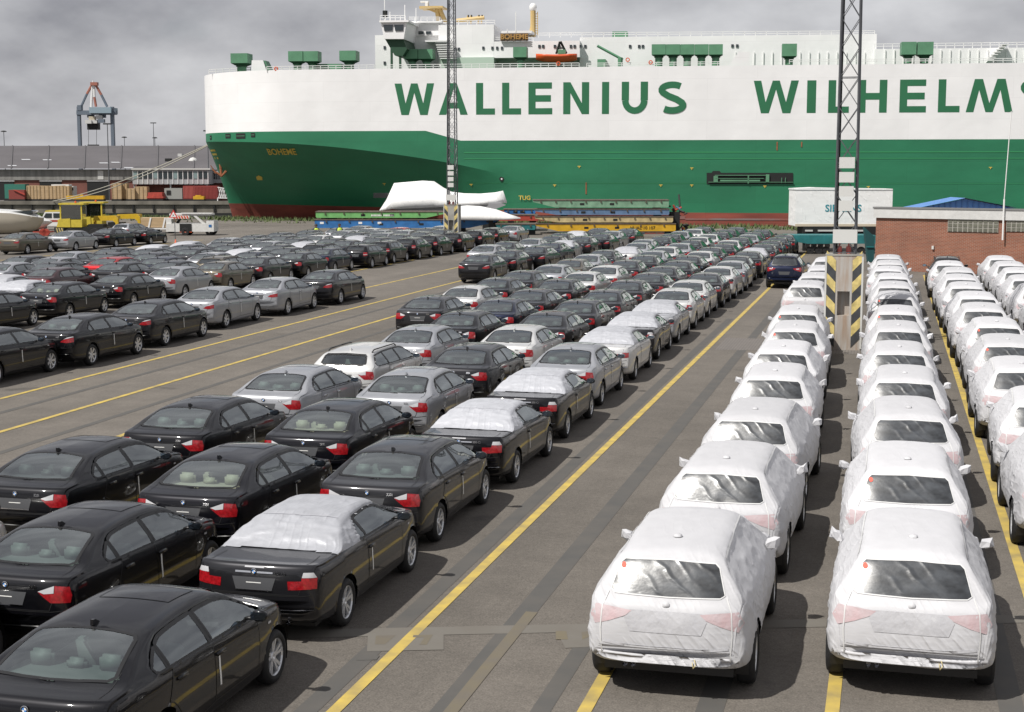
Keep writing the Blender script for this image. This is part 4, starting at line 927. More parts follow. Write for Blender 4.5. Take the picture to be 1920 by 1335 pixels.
# ---- lettering, stroke by stroke
def strokes(ch, w, th=.205):
    hx = th*1.12
    def line(pts, t=th):
        out = []
        P = [Vector(p) for p in pts]; n = len(P); Lf = []; Rt = []
        for i in range(n):
            d = (P[min(i+1, n-1)]-P[max(i-1, 0)]).normalized(); q = Vector((-d.y, d.x))*t/2; Lf.append(P[i]+q); Rt.append(P[i]-q)
        for i in range(n-1): out.append([tuple(Lf[i]), tuple(Lf[i+1]), tuple(Rt[i+1]), tuple(Rt[i])])
        return out
    R = lambda a, b_, c, d: [(a, c), (b_, c), (b_, d), (a, d)]
    if ch == 'L': return [R(0, hx, 0, 1), R(hx, w, 0, th*.95)]
    if ch == 'I': return [R(0, w, 0, 1)]
    if ch == 'E': return [R(0, hx, 0, 1), R(hx, w, 0, th*.95), R(hx, w*.94, .5-th/2, .5+th/2), R(hx, w*.98, 1-th*.95, 1)]
    if ch == 'H': return [R(0, hx, 0, 1), R(w-hx, w, 0, 1), R(hx, w-hx, .5-th/2, .5+th/2)]
    if ch == 'N': return [R(0, hx, 0, 1), R(w-hx, w, 0, 1), [(hx, 1), (hx, 1-hx*1.5), (w-hx, 0), (w-hx, hx*1.5)]]
    if ch == 'A': return [[(0, 0), (hx*1.05, 0), (w/2+hx*.1, .86), (w/2, 1), (w/2-hx*.5, 1)], [(w, 0), (w-hx*1.05, 0), (w/2+hx*.1, .86), (w/2, 1), (w/2+hx*.5, 1)], [(w*.26, .2), (w*.74, .2), (w*.68, .2+th*.9), (w*.32, .2+th*.9)]]
    if ch in 'WM':
        q = w/4; k = hx*.62
        P = [[(0, 1), (hx, 1), (q+k*.75, 0), (q-k*.75, 0)], [(q-k*.5, 0), (q+k*.95, 0), (w/2+k*.55, 1), (w/2-k*.75, 1)], [(w/2-k*.55, 1), (w/2+k*.75, 1), (3*q+k*.5, 0), (3*q-k*.95, 0)], [(3*q-k*.75, 0), (3*q+k*.75, 0), (w, 1), (w-hx, 1)]]
        return P if ch == 'W' else [[(a, 1-b_) for a, b_ in p] for p in P]
    if ch == 'U':
        r = w/2-hx/2; return [R(0, hx, .42, 1), R(w-hx, w, .42, 1)]+line([(w/2-r*math.cos(t), .42-(.42-th/2)*math.sin(t)) for t in np.linspace(0, math.pi, 13)], th)
    if ch == 'S':
        r = .25; P = [(w*.88, .80)]+[(w/2+(w/2-th*.55)*math.cos(t), .735+(.265-th/2)*math.sin(t)) for t in np.linspace(.75, 3.6, 11)]+[(w*.36, .55), (w*.64, .45)]+[(w/2+(w/2-th*.55)*math.cos(t), .265+(.265-th/2)*math.sin(t)) for t in np.linspace(.45, -2.4, 11)]+[(w*.10, .20)]
        return line(P[1:-1], th)
LG = mat('letter_green', (.022, .145, .065), .5, noise_amt=.1, noise_scale=.4)
LETTERS = [('W', 740, 814), ('A', 822.7, 877), ('L', 892.6, 928), ('L', 941.5, 977), ('E', 990.8, 1035.6), ('N', 1056, 1104.6), ('I', 1128.7, 1142), ('U', 1165.6, 1214.8), ('S', 1233.5, 1288), ('W', 1412.7, 1497), ('I', 1513, 1530), ('L', 1553, 1592), ('H', 1609, 1663), ('E', 1686.7, 1736.6), ('L', 1759, 1799.7), ('M', 1811.4, 1899.3), ('S', 1912, 1968), ('E', 1984, 2032), ('N', 2054, 2104)]
zlt = SP(1300, 152.3)[1]; zlb = SP(1300, 213)[1]; hl = zlt-zlb
for ch, a, c in LETTERS:
    s0_, s1_ = SP(a, 185)[0], SP(c, 185)[0]; k = (s1_-s0_)/hl
    o = hullpoly([[(s0_+p[0]*hl, zlb+p[1]*hl) for p in poly] for poly in strokes(ch, k)], LG, 'hull_letter', .012)
def hulltext(txt, px, py, hpx, m, name, bold=.02, t=0):
    s_, z_ = SP(px, py, t); h = SP(px, py-hpx, t)[1]-z_; me = text_mesh(txt, h/.72, m, 0, bold*h, 'CENTER')
    for v in me.vertices: v.co = onhull(s_+v.co.x, z_+v.co.y, .15)
    return add(name, me, ship)
hulltext('BOHEME', 555, 291, 11, YMK, 'bow_name', .03, 8); hulltext('TUG', 984, 374.5, 8, YMK, 'tug_mark', .03)
def hrect(px0, py0, px1, py1, m, name, t=0, off=.05):
    (a, z1_), (c, z0_) = SP(px0, py0, t), SP(px1, py1, t); return hullpoly([[(a, z0_), (c, z0_), (c, z1_), (a, z1_)]], m, name, off)
for i in range(3): hrect(401+i*2.5, 281+i*7, 421, 284.5+i*7, YMK, 'bow_stripe', 12)
for a, b_, c, d in ((385.5, 253.5, 392, 262), (432.5, 251.5, 445, 260), (458.5, 251.5, 479, 261), (491.5, 251, 500, 258.5)):
    hrect(a, b_, c, d, BLKM, 'mooring_opening', 6, .06); hrect(a+1, (b_+d)/2-.5, c-1, (b_+d)/2+.4, VG, 'opening_bar', 6, .09)
hullpoly([[SP(a, b_) for a, b_ in ((1325, 345), (1487, 344.5), (1487, 324), (1352, 324), (1349, 320.5), (1337, 320.5), (1334, 324), (1325, 324))]], BLKM, 'side_opening_shade', .06)  # black panel on the solid hull; the opening's shade is put into its colour
op = MB()
for a, b_, c, d in ((1340, 328, 1438, 329.2), (1340, 334, 1432, 335), (1328, 341, 1487, 342), (1338, 330, 1346, 342), (1436, 327, 1442, 342), (1402, 329, 1404, 344), (1465, 333, 1466, 343), (1472, 333, 1473, 343), (1350, 337, 1425, 340)):
    (s0_, z1_), (s1_, z0_) = SP(a, b_), SP(c, d); op.box(s0_, s1_, -.25, -.10, z0_, z1_, VG)
op.obj('gangway_in_opening', ship)
for a, b_ in ((1086, 311), (1040, 346), (1297, 314), (1297, 346), (1434, 348), (1857, 313), (881, 345), (1628, 349), (708, 344), (1239, 346)):
    hrect(a-3, b_, a+3, b_+1.5, YMK, 'yellow_hull_mark', 0, .06); hrect(a-.8, b_+1.5, a+.8, b_+4, YMK, 'yellow_hull_mark', 0, .06)
s_, z_ = SP(940.5, 335.5); b = MB(); p = onhull(s_, z_, .05); b.lathe([(0, .001), (0, .27)], BLKM, 16, 'y', p); b.lathe([(-.03, .001), (-.03, .10)], RAILW, 10, 'y', p); b.obj('round_mark', ship)
hullpoly([[SP(470, 338, 6), SP(482, 338, 6), SP(484, 332, 6), SP(477, 329, 6), SP(470, 332, 6)]], YMK, 'thruster_mark', .06)
for px, py, l in ((1457, 266, 16), (1503, 266, 10), (1099, 342, 22)): hrect(px-1, py, px+1, py+l, RUST, 'rust_streak', 0, .05)
hrect(1285, 409, 1620, 414, mat('scrape_grey', (.19, .17, .17), .8, noise_amt=.9, noise_scale=.6, col2=(.26, .07, .05)), 'boot_top_scrape', 0, .05)
hrect(1000, 404, 1285, 411, MATS['scrape_grey'], 'boot_top_scrape', 0, .05)
# plate seams along the side
for py in (285, 297, 343.5): hrect(870, py, 1990, py+.55, mat('plate_seam', (.03, .23, .09), .5), 'plate_seam', 0, .03)
# anchor
b = MB(); s_, z_ = SP(417, 318, 12); p = onhull(s_, z_, .5)
b.bar(p+Vector((0, 0, 1.1)), p+Vector((.2, -.1, -.9)), .16, RUST, 6)
for q in ((-1.0, -.1), (1.2, -.2)): b.bar(p+Vector((.2, -.1, -.8)), p+Vector((q[0]*.9, -.4, q[1]+.1)), .17, RUST, 6, .06); b.bar(p+Vector((q[0]*.5, -.25, -.45)), p+Vector((q[0]*1.1, -.4, .55)), .12, RUST, 5, .04)
b.obj('anchor', ship)
# ---- deck works: boxes placed by the outline they show
def SB(name, px0, py0, px1, py1, t0, t1, m, par=ship):
    (a, z1_), (c, z0_) = SP(px0, py0, t0), SP(px1, py1, t0); b = MB(); b.box(a, c, t0, t1, z0_, z1_, m); return b.obj(name, par)
yd = 132
SB('accommodation_block', 703, 66, 826, yd, 7, 25, SW); SB('wheelhouse', 764, 42, 826, 66.2, 6.5, 25, SW)
SB('funnel_house', 822, 47, 926, yd, 6, 26, SW); SB('deck_house', 926.2, 78, 1087, 107, 6, 26, SW); SB('deck_house_lower', 926.2, 106.8, 1087, yd, 8.5, 26, mat('pale_green', (.42, .52, .44), .6))
SB('long_house', 1087.2, 70, 1642, yd, 7, 26, SW); SB('aft_house', 1642.2, 92, 2100, yd, 5, 26, SW)
ac = SB('side_house', 826, 108, 926, yd, 5.4, 6.1, MATS['pale_green'])
# bridge wing with slanted front and green bracket below
def spoly(name, pts, t0, t1, m, par=ship):
    b = MB(); b.prism([SP(a, c, t0) for a, c in pts], t0, t1, m, 'xz'); return b.obj(name, par)
wing = spoly('bridge_wing', [(714, 41), (762, 41), (757, 73), (720, 73)], .5, 8, SW)
spoly('wing_bracket', [(722, 73.4), (756, 73.4), (763, 92), (755, 105), (740, 104)], 1.0, 7, DKG)
for a, c in ((734.5, 129), (750.5, 129)):
    (s_, z0_), (_, z1_) = SP(a, c, 1.2), SP(a, 73, 1.2); b = MB(); b.box(s_-.12, s_+.12, 1.1, 1.35, z0_, z1_, DKG); b.obj('wing_post', ship)
for a, c in ((718.5, 736.5), (739, 756.5)): spoly('wing_window', [(a, 46.5), (c, 46.3), (c-1, 57.5), (a+2, 58)], .40, .52, WINB)
spoly('wing_window', [(765, 49), (780, 52), (777, 61.5), (762.5, 58)], 6.3, 6.52, WINB)
for a in (784.5, 798.5): SB('bridge_window', a, 58.5, a+9.5, 64, 6.3, 6.52, WINB)
SB('bridge_roof', 711, 38.3, 766, 41.2, .2, 9, SW); SB('wheelhouse_roof', 764, 39.5, 828, 42.2, 6, 25, SW)
SB('side_gallery', 796, 75.5, 838, 78, 4.6, 7, SW)
st = MB()
for i in range(8): (s_, z_) = SP(832+i*1.2, 80+i*4.2, 4.8); st.box(s_-1.0, s_+1.0, 4.7, 5.4, z_-.05, z_+.05, RAILW)
st.obj('side_stair', ship)
for a, b_ in ((719, 89), (719, 118), (904, 90), (921, 90), (930, 90), (939, 90), (852, 92), (858, 92)): SB('cabin_window', a, b_-2.8, a+4, b_+2.8, (6.9 if a < 820 else 5.9), 7.0 if a < 820 else 6.02, WINB)
for i, a in enumerate((1009, 1016, 1038, 1046, 1068, 1075, 1086.5, 1095, 1179, 1196, 1203, 1371, 1380)): SB('cabin_window', a, 84-(1 if a > 1300 else 0), a+4.5, 89.5-(1 if a > 1300 else 0), 5.9 if a < 1087 else 6.9, 6.02 if a < 1087 else 7.02, WINB)
SB('upper_name_board', 938, 62.5, 990, 76.2, 5.6, 5.9, mat('board_brown', (.12, .075, .04), .6))
s_, z_ = SP(964, 73, 5.5); tm = text_mesh('BOHEME', .80, mat('board_orange', (.38, .21, .06), .5), .01, .02)
for v in tm.vertices: v.co = Vector((s_+v.co.x*1.05, 5.5-v.co.z, z_+v.co.y))
add('name_board_lettering', tm, ship)
SB('board_roof', 940, 58, 997, 62, 6, 12, SW)
# buff mast and aerial post with dome
b = MB()
def q3(px, py, t): s_, z_ = SP(px, py, t); return Vector((s_, t, z_))
for dx in (0, 14): b.bar(q3(823+dx, 46, 12), q3(819+dx*.3, 14, 12), .28, MASTY, 6)
b.bar(q3(820, 14, 12), q3(787, 14.5, 12), .25, MASTY, 4); b.bar(q3(822, 24, 12), q3(800, 15, 12), .2, MASTY, 4); b.obj('radar_mast', ship)
SB('mast_platform', 786, 11.5, 830, 14.2, 10.5, 13.5, MASTY); SB('radar_scanner', 788, 2, 803, 4.5, 11.8, 12.3, RAILW); SB('radar_drum', 797, 4.6, 802, 11.4, 11.5, 12.5, RAILW)
b = MB(); b.bar(q3(999.5, 69, 9), q3(999.5, 20, 9), .33, MASTY, 8); b.bar(q3(993, 69, 9), q3(998, 40, 9), .14, MASTY, 5)
for i in range(9): b.bar(q3(1001, 62-i*4.5, 9), q3(1008, 62-i*4.5, 9), .06, MASTY, 4)
b.bar(q3(1008, 66, 9), q3(1008, 22, 9), .06, MASTY, 4); b.obj('aerial_post', ship)
bmq = bmesh.new(); bmesh.ops.create_uvsphere(bmq, u_segments=16, v_segments=10, radius=.45); me = bpy.data.meshes.new('dome'); bmq.to_mesh(me); bmq.free(); me.materials.append(RAILW)
for v in me.vertices: v.co.z *= 1.15
o = add('aerial_dome', me, ship, q3(999.5, 14, 9))
b = MB()
for px, top in ((721, -6), (731, 22), (759, 9), (780, 15), (967, 22), (951, 54)): b.bar(q3(px, 40 if px < 800 else 60, 6), q3(px, top, 6), .06, RAILW, 4)
b.bar(q3(722, 32, 6), q3(722, 20, 6), .3, BLKM, 6); b.obj('whip_aerials', ship)
b = MB()
for px in (877, 883, 897, 903): b.bar(q3(px, 44, 9), q3(px, 29, 9), .10, MASTY, 5); b.bar(q3(px, 30, 9), q3(px+2.4, 30, 9), .14, BLKM, 5)
b.bar(q3(856, 39, 9), q3(908, 33, 9), .25, MASTY, 5); b.obj('exhaust_pipes', ship)
# rails
def rail(name, pts, hpx, t, every=12, m=RAILW, r=.045):
    b = MB()
    for k in (1, .55): b.tube([q3(a, c-hpx*k, t) for a, c in pts], r, m, 4)
    for (a, c), (a2, c2) in zip(pts, pts[1:]):
        n_ = max(1, int(abs(a2-a)/every))
        for i in range(n_+1): x_ = a+(a2-a)*i/n_; y_ = c+(c2-c)*i/n_; b.bar(q3(x_, y_, t), q3(x_, y_-hpx, t), r, m, 4)
    return b.obj(name, ship)
rail('bow_rail', [(392, 139.5), (470, 135.5)], 9, 6); rail('bow_rail', [(500, 134), (702, 130.5)], 9, .6, 14); rail('side_rail', [(726, 130.5), (1086, 127)], 9, .6, 14); rail('side_rail', [(1100, 126.5), (1362, 123.5)], 8, .6, 16)
rail('roof_rail', [(1010, 70.5), (1640, 66)], 8.5, 7.2, 20); rail('roof_rail', [(826, 47), (928, 47)], 9, 6.4, 16); rail('bridge_rail', [(713, 38.5), (760, 38.5)], 9.5, 1, 9); rail('bridge_rail', [(766, 40), (824, 40)], 8, 6.4, 10); rail('roof_rail', [(1640, 92), (1990, 88)], 9.5, 5.3, 16); rail('side_rail', [(1480, 120), (1990, 117)], 8, .8, 18); rail('house_rail', [(926, 78), (1000, 78)], 8, 6.2, 12)
# house ribs
b = MB()
for i in range(34):
    px = 1380+i*17.5
    if 1640 < px < 1645: continue
    (s_, z1_), (_, z0_) = SP(px, 95 if px < 1642 else 93, 4.9), SP(px, 120, 4.9); t_ = 6.92 if px < 1642 else 4.92; b.box(s_-.05, s_+.05, t_-.06, t_+.1, z0_, z1_, RAILW)
b.obj('house_ribs', ship)
b = MB(); b.prism([SP(a, c, 4.5) for a, c in ((1848, 118), (1880, 84), (1888, 84), (1858, 118))], 4.4, 4.8, RAILW, 'xz')
for i in range(7): (s_, z_) = SP(1853+i*4.8, 113-i*4.8, 4.4); b.box(s_-.35, s_+.35, 3.6, 4.4, z_-.04, z_+.04, RAILW)
b.obj('inclined_ladder', ship)
# bulwark fin
fin = spoly('bow_fin', [(471, 135.5), (500, 134), (493, 113), (472, 113)], 3.2, 5.2, SW); spoly('fin_back', [(500.2, 134), (507, 134), (497, 113.5), (493.4, 113.5)], 3.4, 5.0, VG)
spoly('bulwark_step', [(1366, 123.6), (1405, 123), (1405, 97), (1385, 97)], .3, 1.2, SW)
# ventilators
for a, c, yt_, ym, yb_, t_ in [(432, 464, 100, 118, 136, 4), (540, 567.5, 96, 114.5, 133, 3), (568.5, 596, 96, 114.5, 133, 3), (636, 667, 95, 113, 131, 3), (758, 783, 92, 110, 130, 2.5), (784, 811, 92, 110, 130, 2.5), (962, 987, 88, 107, 128, 2), (1148, 1176, 59, 77, 96, 8.5)]+[(1222+i*26.8, 1248+i*26.8, 83, 102, 124, 2) for i in range(5)]+[(1467, 1494, 82, 105, 121, 2), (1691, 1718, 78.5, 102, 118, 2), (1721, 1750, 78.5, 102, 118, 2)]:
    (s0_, z1_), (s1_, z0_) = SP(a, yt_, t_), SP(c, ym, t_); zb_ = SP(a, yb_, t_)[1]; w_ = s1_-s0_; v_ = empty('vent_dummy', (0, 0, 0)); bpy.data.objects.remove(v_)
    b = MB(); b.box(s0_, s1_, t_, t_+w_, z0_, z1_, VG); mid = (s0_+s1_)/2; zc_ = z0_-.12*w_
    b.raw([(s0_, t_, z0_), (s1_, t_, z0_), (s1_, t_+w_, z0_), (s0_, t_+w_, z0_), (mid-w_*.3, t_+.2*w_, zc_), (mid+w_*.3, t_+.2*w_, zc_), (mid+w_*.3, t_+.8*w_, zc_), (mid-w_*.3, t_+.8*w_, zc_)], [(0, 1, 5, 4), (1, 2, 6, 5), (2, 3, 7, 6), (3, 0, 4, 7)], DKG)
    o = b.obj('ventilator', ship); q = MB(); q.lathe([(zb_, w_*.27), (zc_, w_*.27)], VG, 14, 'z', (mid, t_+w_*.5, 0)); q.lathe([(zc_-.12, w_*.33), (zc_, w_*.33)], DKG, 14, 'z', (mid, t_+w_*.5, 0)); q.obj('vent_trunk', o, smooth=True)
for a, b_, c, d in ((588, 120, 640, 131), (1120, 111, 1135, 127)): SB('deck_locker', a, b_, c, d, 4.5, 7, VG)
# lifeboat with its davit
b = MB(); n_ = 14
for i in range(n_): pass
cols_ = []
for i in range(n_+1):
    u = i/n_; px = 1003+77*u; hw = 1.15*min(1, 4*u+.25, 4.5*(1-u)+.35); top_ = 102-2.5*abs(2*u-1)**2; bot_ = 115-4*abs(2*u-1)**3
    (s_, zt_), (_, zb_) = SP(px, top_, 3), SP(px, bot_, 3); cols_.append([(s_, 3+1.2-hw, zt_), (s_, 3+1.2-hw*.95, zt_-.25), (s_, 3+1.2-hw*.55, zb_), (s_, 3+1.2+hw*.55, zb_), (s_, 3+1.2+hw, zt_), (s_, 4.2, zt_-.1)])
vv = [p for c in cols_ for p in c]; fs = [(i*6+j, (i+1)*6+j, (i+1)*6+(j+1) % 6, i*6+(j+1) % 6) for i in range(n_) for j in range(6)]+[tuple(range(6)), tuple(n_*6+j for j in range(6))]
b.raw(vv, fs, ORG); lb = b.obj('rescue_boat', ship, smooth=True)
b = MB(); b.bar(q3(1043, 101, 4), q3(1050, 78, 4), .14, BLKM, 5); b.bar(q3(1062, 100, 4.6), q3(1051, 78, 4), .14, BLKM, 5); b.bar(q3(1046, 90, 4), q3(1056, 90, 4), .1, BLKM, 5); b.obj('boat_davit', ship)
b = MB(); b.box(*(lambda A, B_: (A[0], B_[0], 3.6, 4.8, B_[1], A[1]))(SP(1046, 93, 3.6), SP(1060, 101, 3.6)), VG); b.obj('boat_console', lb)
b = MB()
for a in (1032, 1040, 1052, 1060): b.bar(q3(a, 114, 4), q3(a+2, 128, 4), .1, DKG, 4)
b.obj('boat_cradle', ship)
b = MB(); b.bar(q3(1120, 86, 4), q3(1168, 112, 4), .16, VG, 5); b.bar(q3(1163, 124, 4), q3(1163, 108, 4), .3, VG, 8); b.obj('deck_crane', ship)
for a, c in ((518, 129), (1047, 119), (1177, 112), (1220, 117)):
    b = MB(); s_, z_ = SP(a, c, .5); b.lathe([(-.05, .24), (.05, .24), (.05, .14), (-.05, .14), (-.05, .24)], ORG, 14, 'y', (s_, .45, z_)); b.obj('lifebuoy', ship)
# ================================================================ THINGS ON THE QUAY
def FR(px, py, D):      # local frame: origin on a plane facing the camera at level distance D
    return PD(px, py, D)
RZf = YAW
class Far:
    """things built facing the camera's side of the quay: local x along the picture, y away, z up"""
    def __init__(s, name, px, D, label, cat, group=None, z=0):
        base = CAMP+RGT*0; p = PD(px, HOR, D); s.o = Vector((p.x, p.y, z)); s.D = D
        s.root = empty(name, s.o, YAW); tag(s.root, label, cat, group)
    def P(s, px, py, dy=0.0):
        r = ray(px, py); k = (s.D+dy)/r.dot(FWD); q = CAMP+r*k-s.o; return Vector((q.dot(RGT), dy, q.z))
    def box(s, name, px0, py0, px1, py1, dy0, dy1, m, par=None, zmin=None):
        a, c = s.P(px0, py0, dy0), s.P(px1, py1, dy0); b = MB(); b.box(a.x, c.x, dy0, dy1, c.z if zmin is None else zmin, a.z, m); return b.obj(name, par or s.root)
    def poly(s, name, pts, dy0, dy1, m, par=None):
        b = MB(); b.prism([(s.P(a, c, dy0).x, s.P(a, c, dy0).z) for a, c in pts], dy0, dy1, m, 'xz'); return b.obj(name, par or s.root)
STEEL = mat('mast_steel', (.12, .125, .135), .5, metal=.4, noise_amt=.2, noise_scale=2); PALEB = mat('light_box', (.55, .55, .53), .6)
PIL = mat('pillar_concrete', (.40, .40, .385), .85, noise_amt=.75, noise_scale=2.2, col2=(.27, .16, .085), stretch=(3.2, 3.2, .35)); HY = mat('hazard_yellow', (.60, .48, .18), .7, noise_amt=.4, noise_scale=5); HK = mat('hazard_black', (.045, .048, .052), .7, noise_amt=.3, noise_scale=5)
def light_mast(x, y, label, stain=True):
    root = empty('floodlight_mast', (x, y, 0)); tag(root, label, 'mast', 'floodlight masts on striped plinths')
    hw, hp = .59, 3.12; PM = PIL if stain else CONC
    b = MB(); b.box(-hw, -.20, -.42, .42, 0, hp, PM); b.box(.20, hw, -.42, .42, 0, hp, PM); b.box(-.20, .20, -.42, .42, 1.95, hp, PM); b.box(-.20, .20, -.42, .42, 0, 1.15, PM); b.box(-.20, .20, -.1, .42, 1.15, 1.95, PM); b.box(-hw-.02, hw+.02, -.44, .44, hp, hp+.06, CONC); b.obj('plinth', root)
    for sx in (-1, 1):
        a, c = (-hw+.02, -hw+.32) if sx < 0 else (hw-.32, hw-.02)
        for i in range(8):
            z0 = .25+i*.36; dz = .16*sx
            q = MB(); q.prism([(a, z0-dz), (c, z0+dz), (c, z0+.36+dz), (a, z0+.36-dz)], -.436, -.424, HY if i % 2 else HK, 'xz'); q.obj('hazard_stripe', root)
        q = MB(); q.box(sx*hw-.03, sx*hw+.03, -.45, -.40, .05, hp-.02, mat('pale_edge', (.5, .5, .48), .7)); q.obj('edge_trim', root)
    H_ = 27.0; w0, w1 = .34, .20
    wd = lambda z: w0+(w1-w0)*(z-hp)/(H_-hp)
    for sx in (-1, 1):
        for sy in (-1, 1):
            q = MB(); q.bar((sx*w0, sy*w0, hp+.02), (sx*w1, sy*w1, H_), .045, STEEL, 4); q.obj('mast_leg', root)
    q = MB(); z = hp+.1; i = 0
    while z < H_-.6:
        st = .95; a, c = wd(z), wd(z+st)
        for sy in (-1, 1): q.bar((-a, sy*a, z), (c, sy*c, z+st), .016, STEEL, 4); q.bar((a, sy*a, z), (-c, sy*c, z+st), .016, STEEL, 4)
        for sx in (-1, 1): q.bar((sx*a, -a, z), (sx*c, c, z+st), .016, STEEL, 4)
        if i % 3 == 0: q.bar((-a, -a, z), (a, -a, z), .018, STEEL, 4); q.bar((-a, a, z), (a, a, z), .018, STEEL, 4)
        z += st; i += 1
    q.obj('lattice_bracing', root)
    q = MB(); q.tube([(-w0*.8, -w0*.7, hp), (-w0*.75, -w0*.65, 9), (-w1*.9, -w1*.8, H_)], .04, BLKM, 5); q.obj('feed_cable', root)
    for z, w_, h_ in ((3.75, .50, .42), (4.75, .30, .32), (5.22, .30, .32), (5.68, .31, .32), (6.15, .32, .34)):
        q = MB(); q.box(-w_*.78, w_*.78, -wd(z)-.16, -wd(z)-.03, z-h_*.5, z+h_*.55, PALEB); q.obj('switch_box', root)
    q = MB(); q.box(-1.3, 1.3, -.5, .5, H_, H_+.12, STEEL); q.obj('head_platform', root)
    for xx in (-1.05, -.35, .35, 1.05):
        q = MB(); q.box(xx-.28, xx+.28, -.75, -.45, H_+.15, H_+.55, PALEB); q.obj('floodlight', root)
    for xx in (-.18, .12):
        q = MB(); q.lathe([(hp+.06, .09), (hp+.3, .08), (hp+.32, .03), (hp+.55, .03)], mat('valve_red', (.5, .12, .10), .5), 10, 'z', (xx, -.2, 0)); q.obj('hydrant_head', root)
    return root
pc = (G(1575, 652)+G(1612, 652))/2
light_mast(-1.37, 50.75, 'tall lattice mast on rust-stained striped plinth between the covered off-roaders')
p2 = PD(848, HOR, 121.0); light_mast(p2.x, p2.y, 'tall lattice mast on clean striped plinth in front of the wrapped yacht', False)
# ---------------------------------------------------------------- brick building
BRK = bpy.data.materials.new('brick'); BRK.use_nodes = True; _t = BRK.node_tree; _b = _t.nodes['Principled BSDF']; _b.inputs['Roughness'].default_value = .85
_br = _t.nodes.new('ShaderNodeTexBrick'); _co = _t.nodes.new('ShaderNodeTexCoord'); _mp = _t.nodes.new('ShaderNodeMapping'); _mp.inputs['Rotation'].default_value = (math.pi/2, 0, 0)
_t.links.new(_co.outputs['Object'], _mp.inputs[0]); _t.links.new(_mp.outputs[0], _br.inputs['Vector'])
for k_, v_ in (('Scale', 1.0), ('Mortar Size', .010), ('Brick Width', .24), ('Row Height', .077), ('Bias', -.2)): _br.inputs[k_].default_value = v_
_br.inputs['Color1'].default_value = (.33, .105, .055, 1); _br.inputs['Color2'].default_value = (.24, .075, .042, 1); _br.inputs['Mortar'].default_value = (.36, .27, .21, 1)
_n = _t.nodes.new('ShaderNodeTexNoise'); _n.inputs['Scale'].default_value = .8; _n.inputs['Detail'].default_value = 5; _t.links.new(_co.outputs['Object'], _n.inputs['Vector']); _m = _t.nodes.new('ShaderNodeMixRGB'); _m.blend_type = 'MULTIPLY'; _m.inputs[0].default_value = .5; _t.links.new(_br.outputs[0], _m.inputs[1]); _t.links.new(_n.outputs[0], _m.inputs[2]); _t.links.new(_m.outputs[0], _b.inputs['Base Color'])
B0 = G(1640, 506); B1 = G(1919, 517.5); bd = (B1-B0).normalized(); ang = math.atan2(bd.y, bd.x)
DB = (B0-CAMP).dot(FWD); zt_ = PD(1640, 387.5, DB).z; zf_ = PD(1640, 408, DB).z
bld = empty('brick_building', B0, ang); tag(bld, 'low red brick building with white fascia and glass-block windows', 'building')
b = MB(); b.box(0, 24, 0, 4.4, 0, zf_, BRK); b.obj('wall', bld)
b = MB(); b.box(-.12, 24.1, -.14, .16, zf_, zt_-.103, mat('fascia', (.55, .55, .54), .7, noise_amt=.1)); b.obj('fascia', bld)
b = MB(); b.box(-.16, 24.2, -.18, .2, zt_-.10, zt_, mat('roof_edge', (.18, .18, .18), .7)); b.obj('roof_edge', bld)
def onwall(px, py):
    r = ray(px, py); n_ = Vector((-bd.y, bd.x, 0)); k = (B0-CAMP).dot(n_)/r.dot(n_); q = CAMP+r*k; return (q-B0).dot(bd), q.z
GBL = mat('glass_block', (.15, .15, .12), .2, coat=.3, noise_amt=.3, noise_scale=6); GBF = mat('block_grid', (.31, .30, .265), .7)
for a, c, n_ in ((1778, 1872, 10), (1888, 1990, 11)):
    (x0, z1_), (x1, z0_) = onwall(a, 409.5), onwall(c, 436.5); b = MB(); b.box(x0, x1, -.05, -.003, z0_, z1_, GBF); wn = b.obj('window', bld)
    for i in range(n_):
        for j in range(3):
            w_ = (x1-x0)/n_; h_ = (z1_-z0_)/3; b = MB(); b.box(x0+w_*(i+.12), x0+w_*(i+.88), -.075, -.052, z0_+h_*(j+.12), z0_+h_*(j+.88), GBL); b.obj('glass_block', wn)
x_, z_ = onwall(1883, 440); b = MB(); b.tube([(x_, -.25, z_-.3), (x_, -.25, z_+2.0)], .05, RAILW, 6); b.tube([(x_, -.25, z_+2.0), (x_+.2, -.25, z_+6.9)], .028, RAILW, 6); b.box(x_-.05, x_+.05, -.25, 0, z_+1.0, z_+1.06, RAILW); b.obj('pole_on_wall', bld)
x_, z_ = onwall(1750, 464); b = MB(); b.box(x_-.06, x_+.06, -.12, -.002, z_-.1, z_+.1, PALEB); b.obj('wall_lamp', bld)
# blue shed roof beyond
f = Far('blue_roof_shed', 1800, 128, 'shed with blue ribbed gable roof behind the brick building', 'shed')
BLR = mat('blue_roof', (.10, .24, .55), .5, noise_amt=.15, noise_scale=2); BLR2 = mat('blue_gable', (.12, .29, .66), .5)
A_, T_, C_ = f.P(1712, 391), f.P(1808, 371), f.P(1908, 390)
b = MB(); b.box(A_.x+.3, C_.x-.3, .15, 3.9, 0, A_.z-.1, PALEB); b.obj('wall', f.root)
f.poly('gable', [(1716, 391.5), (1808, 373), (1904, 391)], .1, .3, BLR2)
b = MB(); b.raw([A_+Vector((0, -.4, 0)), T_+Vector((0, -.4, 0)), T_+Vector((0, 4, 0)), A_+Vector((0, 4, 0)), C_+Vector((0, -.4, 0)), C_+Vector((0, 4, 0))], [(0, 1, 2, 3), (1, 4, 5, 2)], BLR); b.obj('roof', f.root)
for i in range(16):
    u = i/15; px = 1730+u*160; top = 371+abs(px-1808)/96*19+1.6; a, c = f.P(px, top), f.P(px, 391); b = MB(); b.box(a.x-.05, a.x+.05, .03, .1, c.z, max(a.z, c.z+.02), BLR); b.obj('gable_rib', f.root)
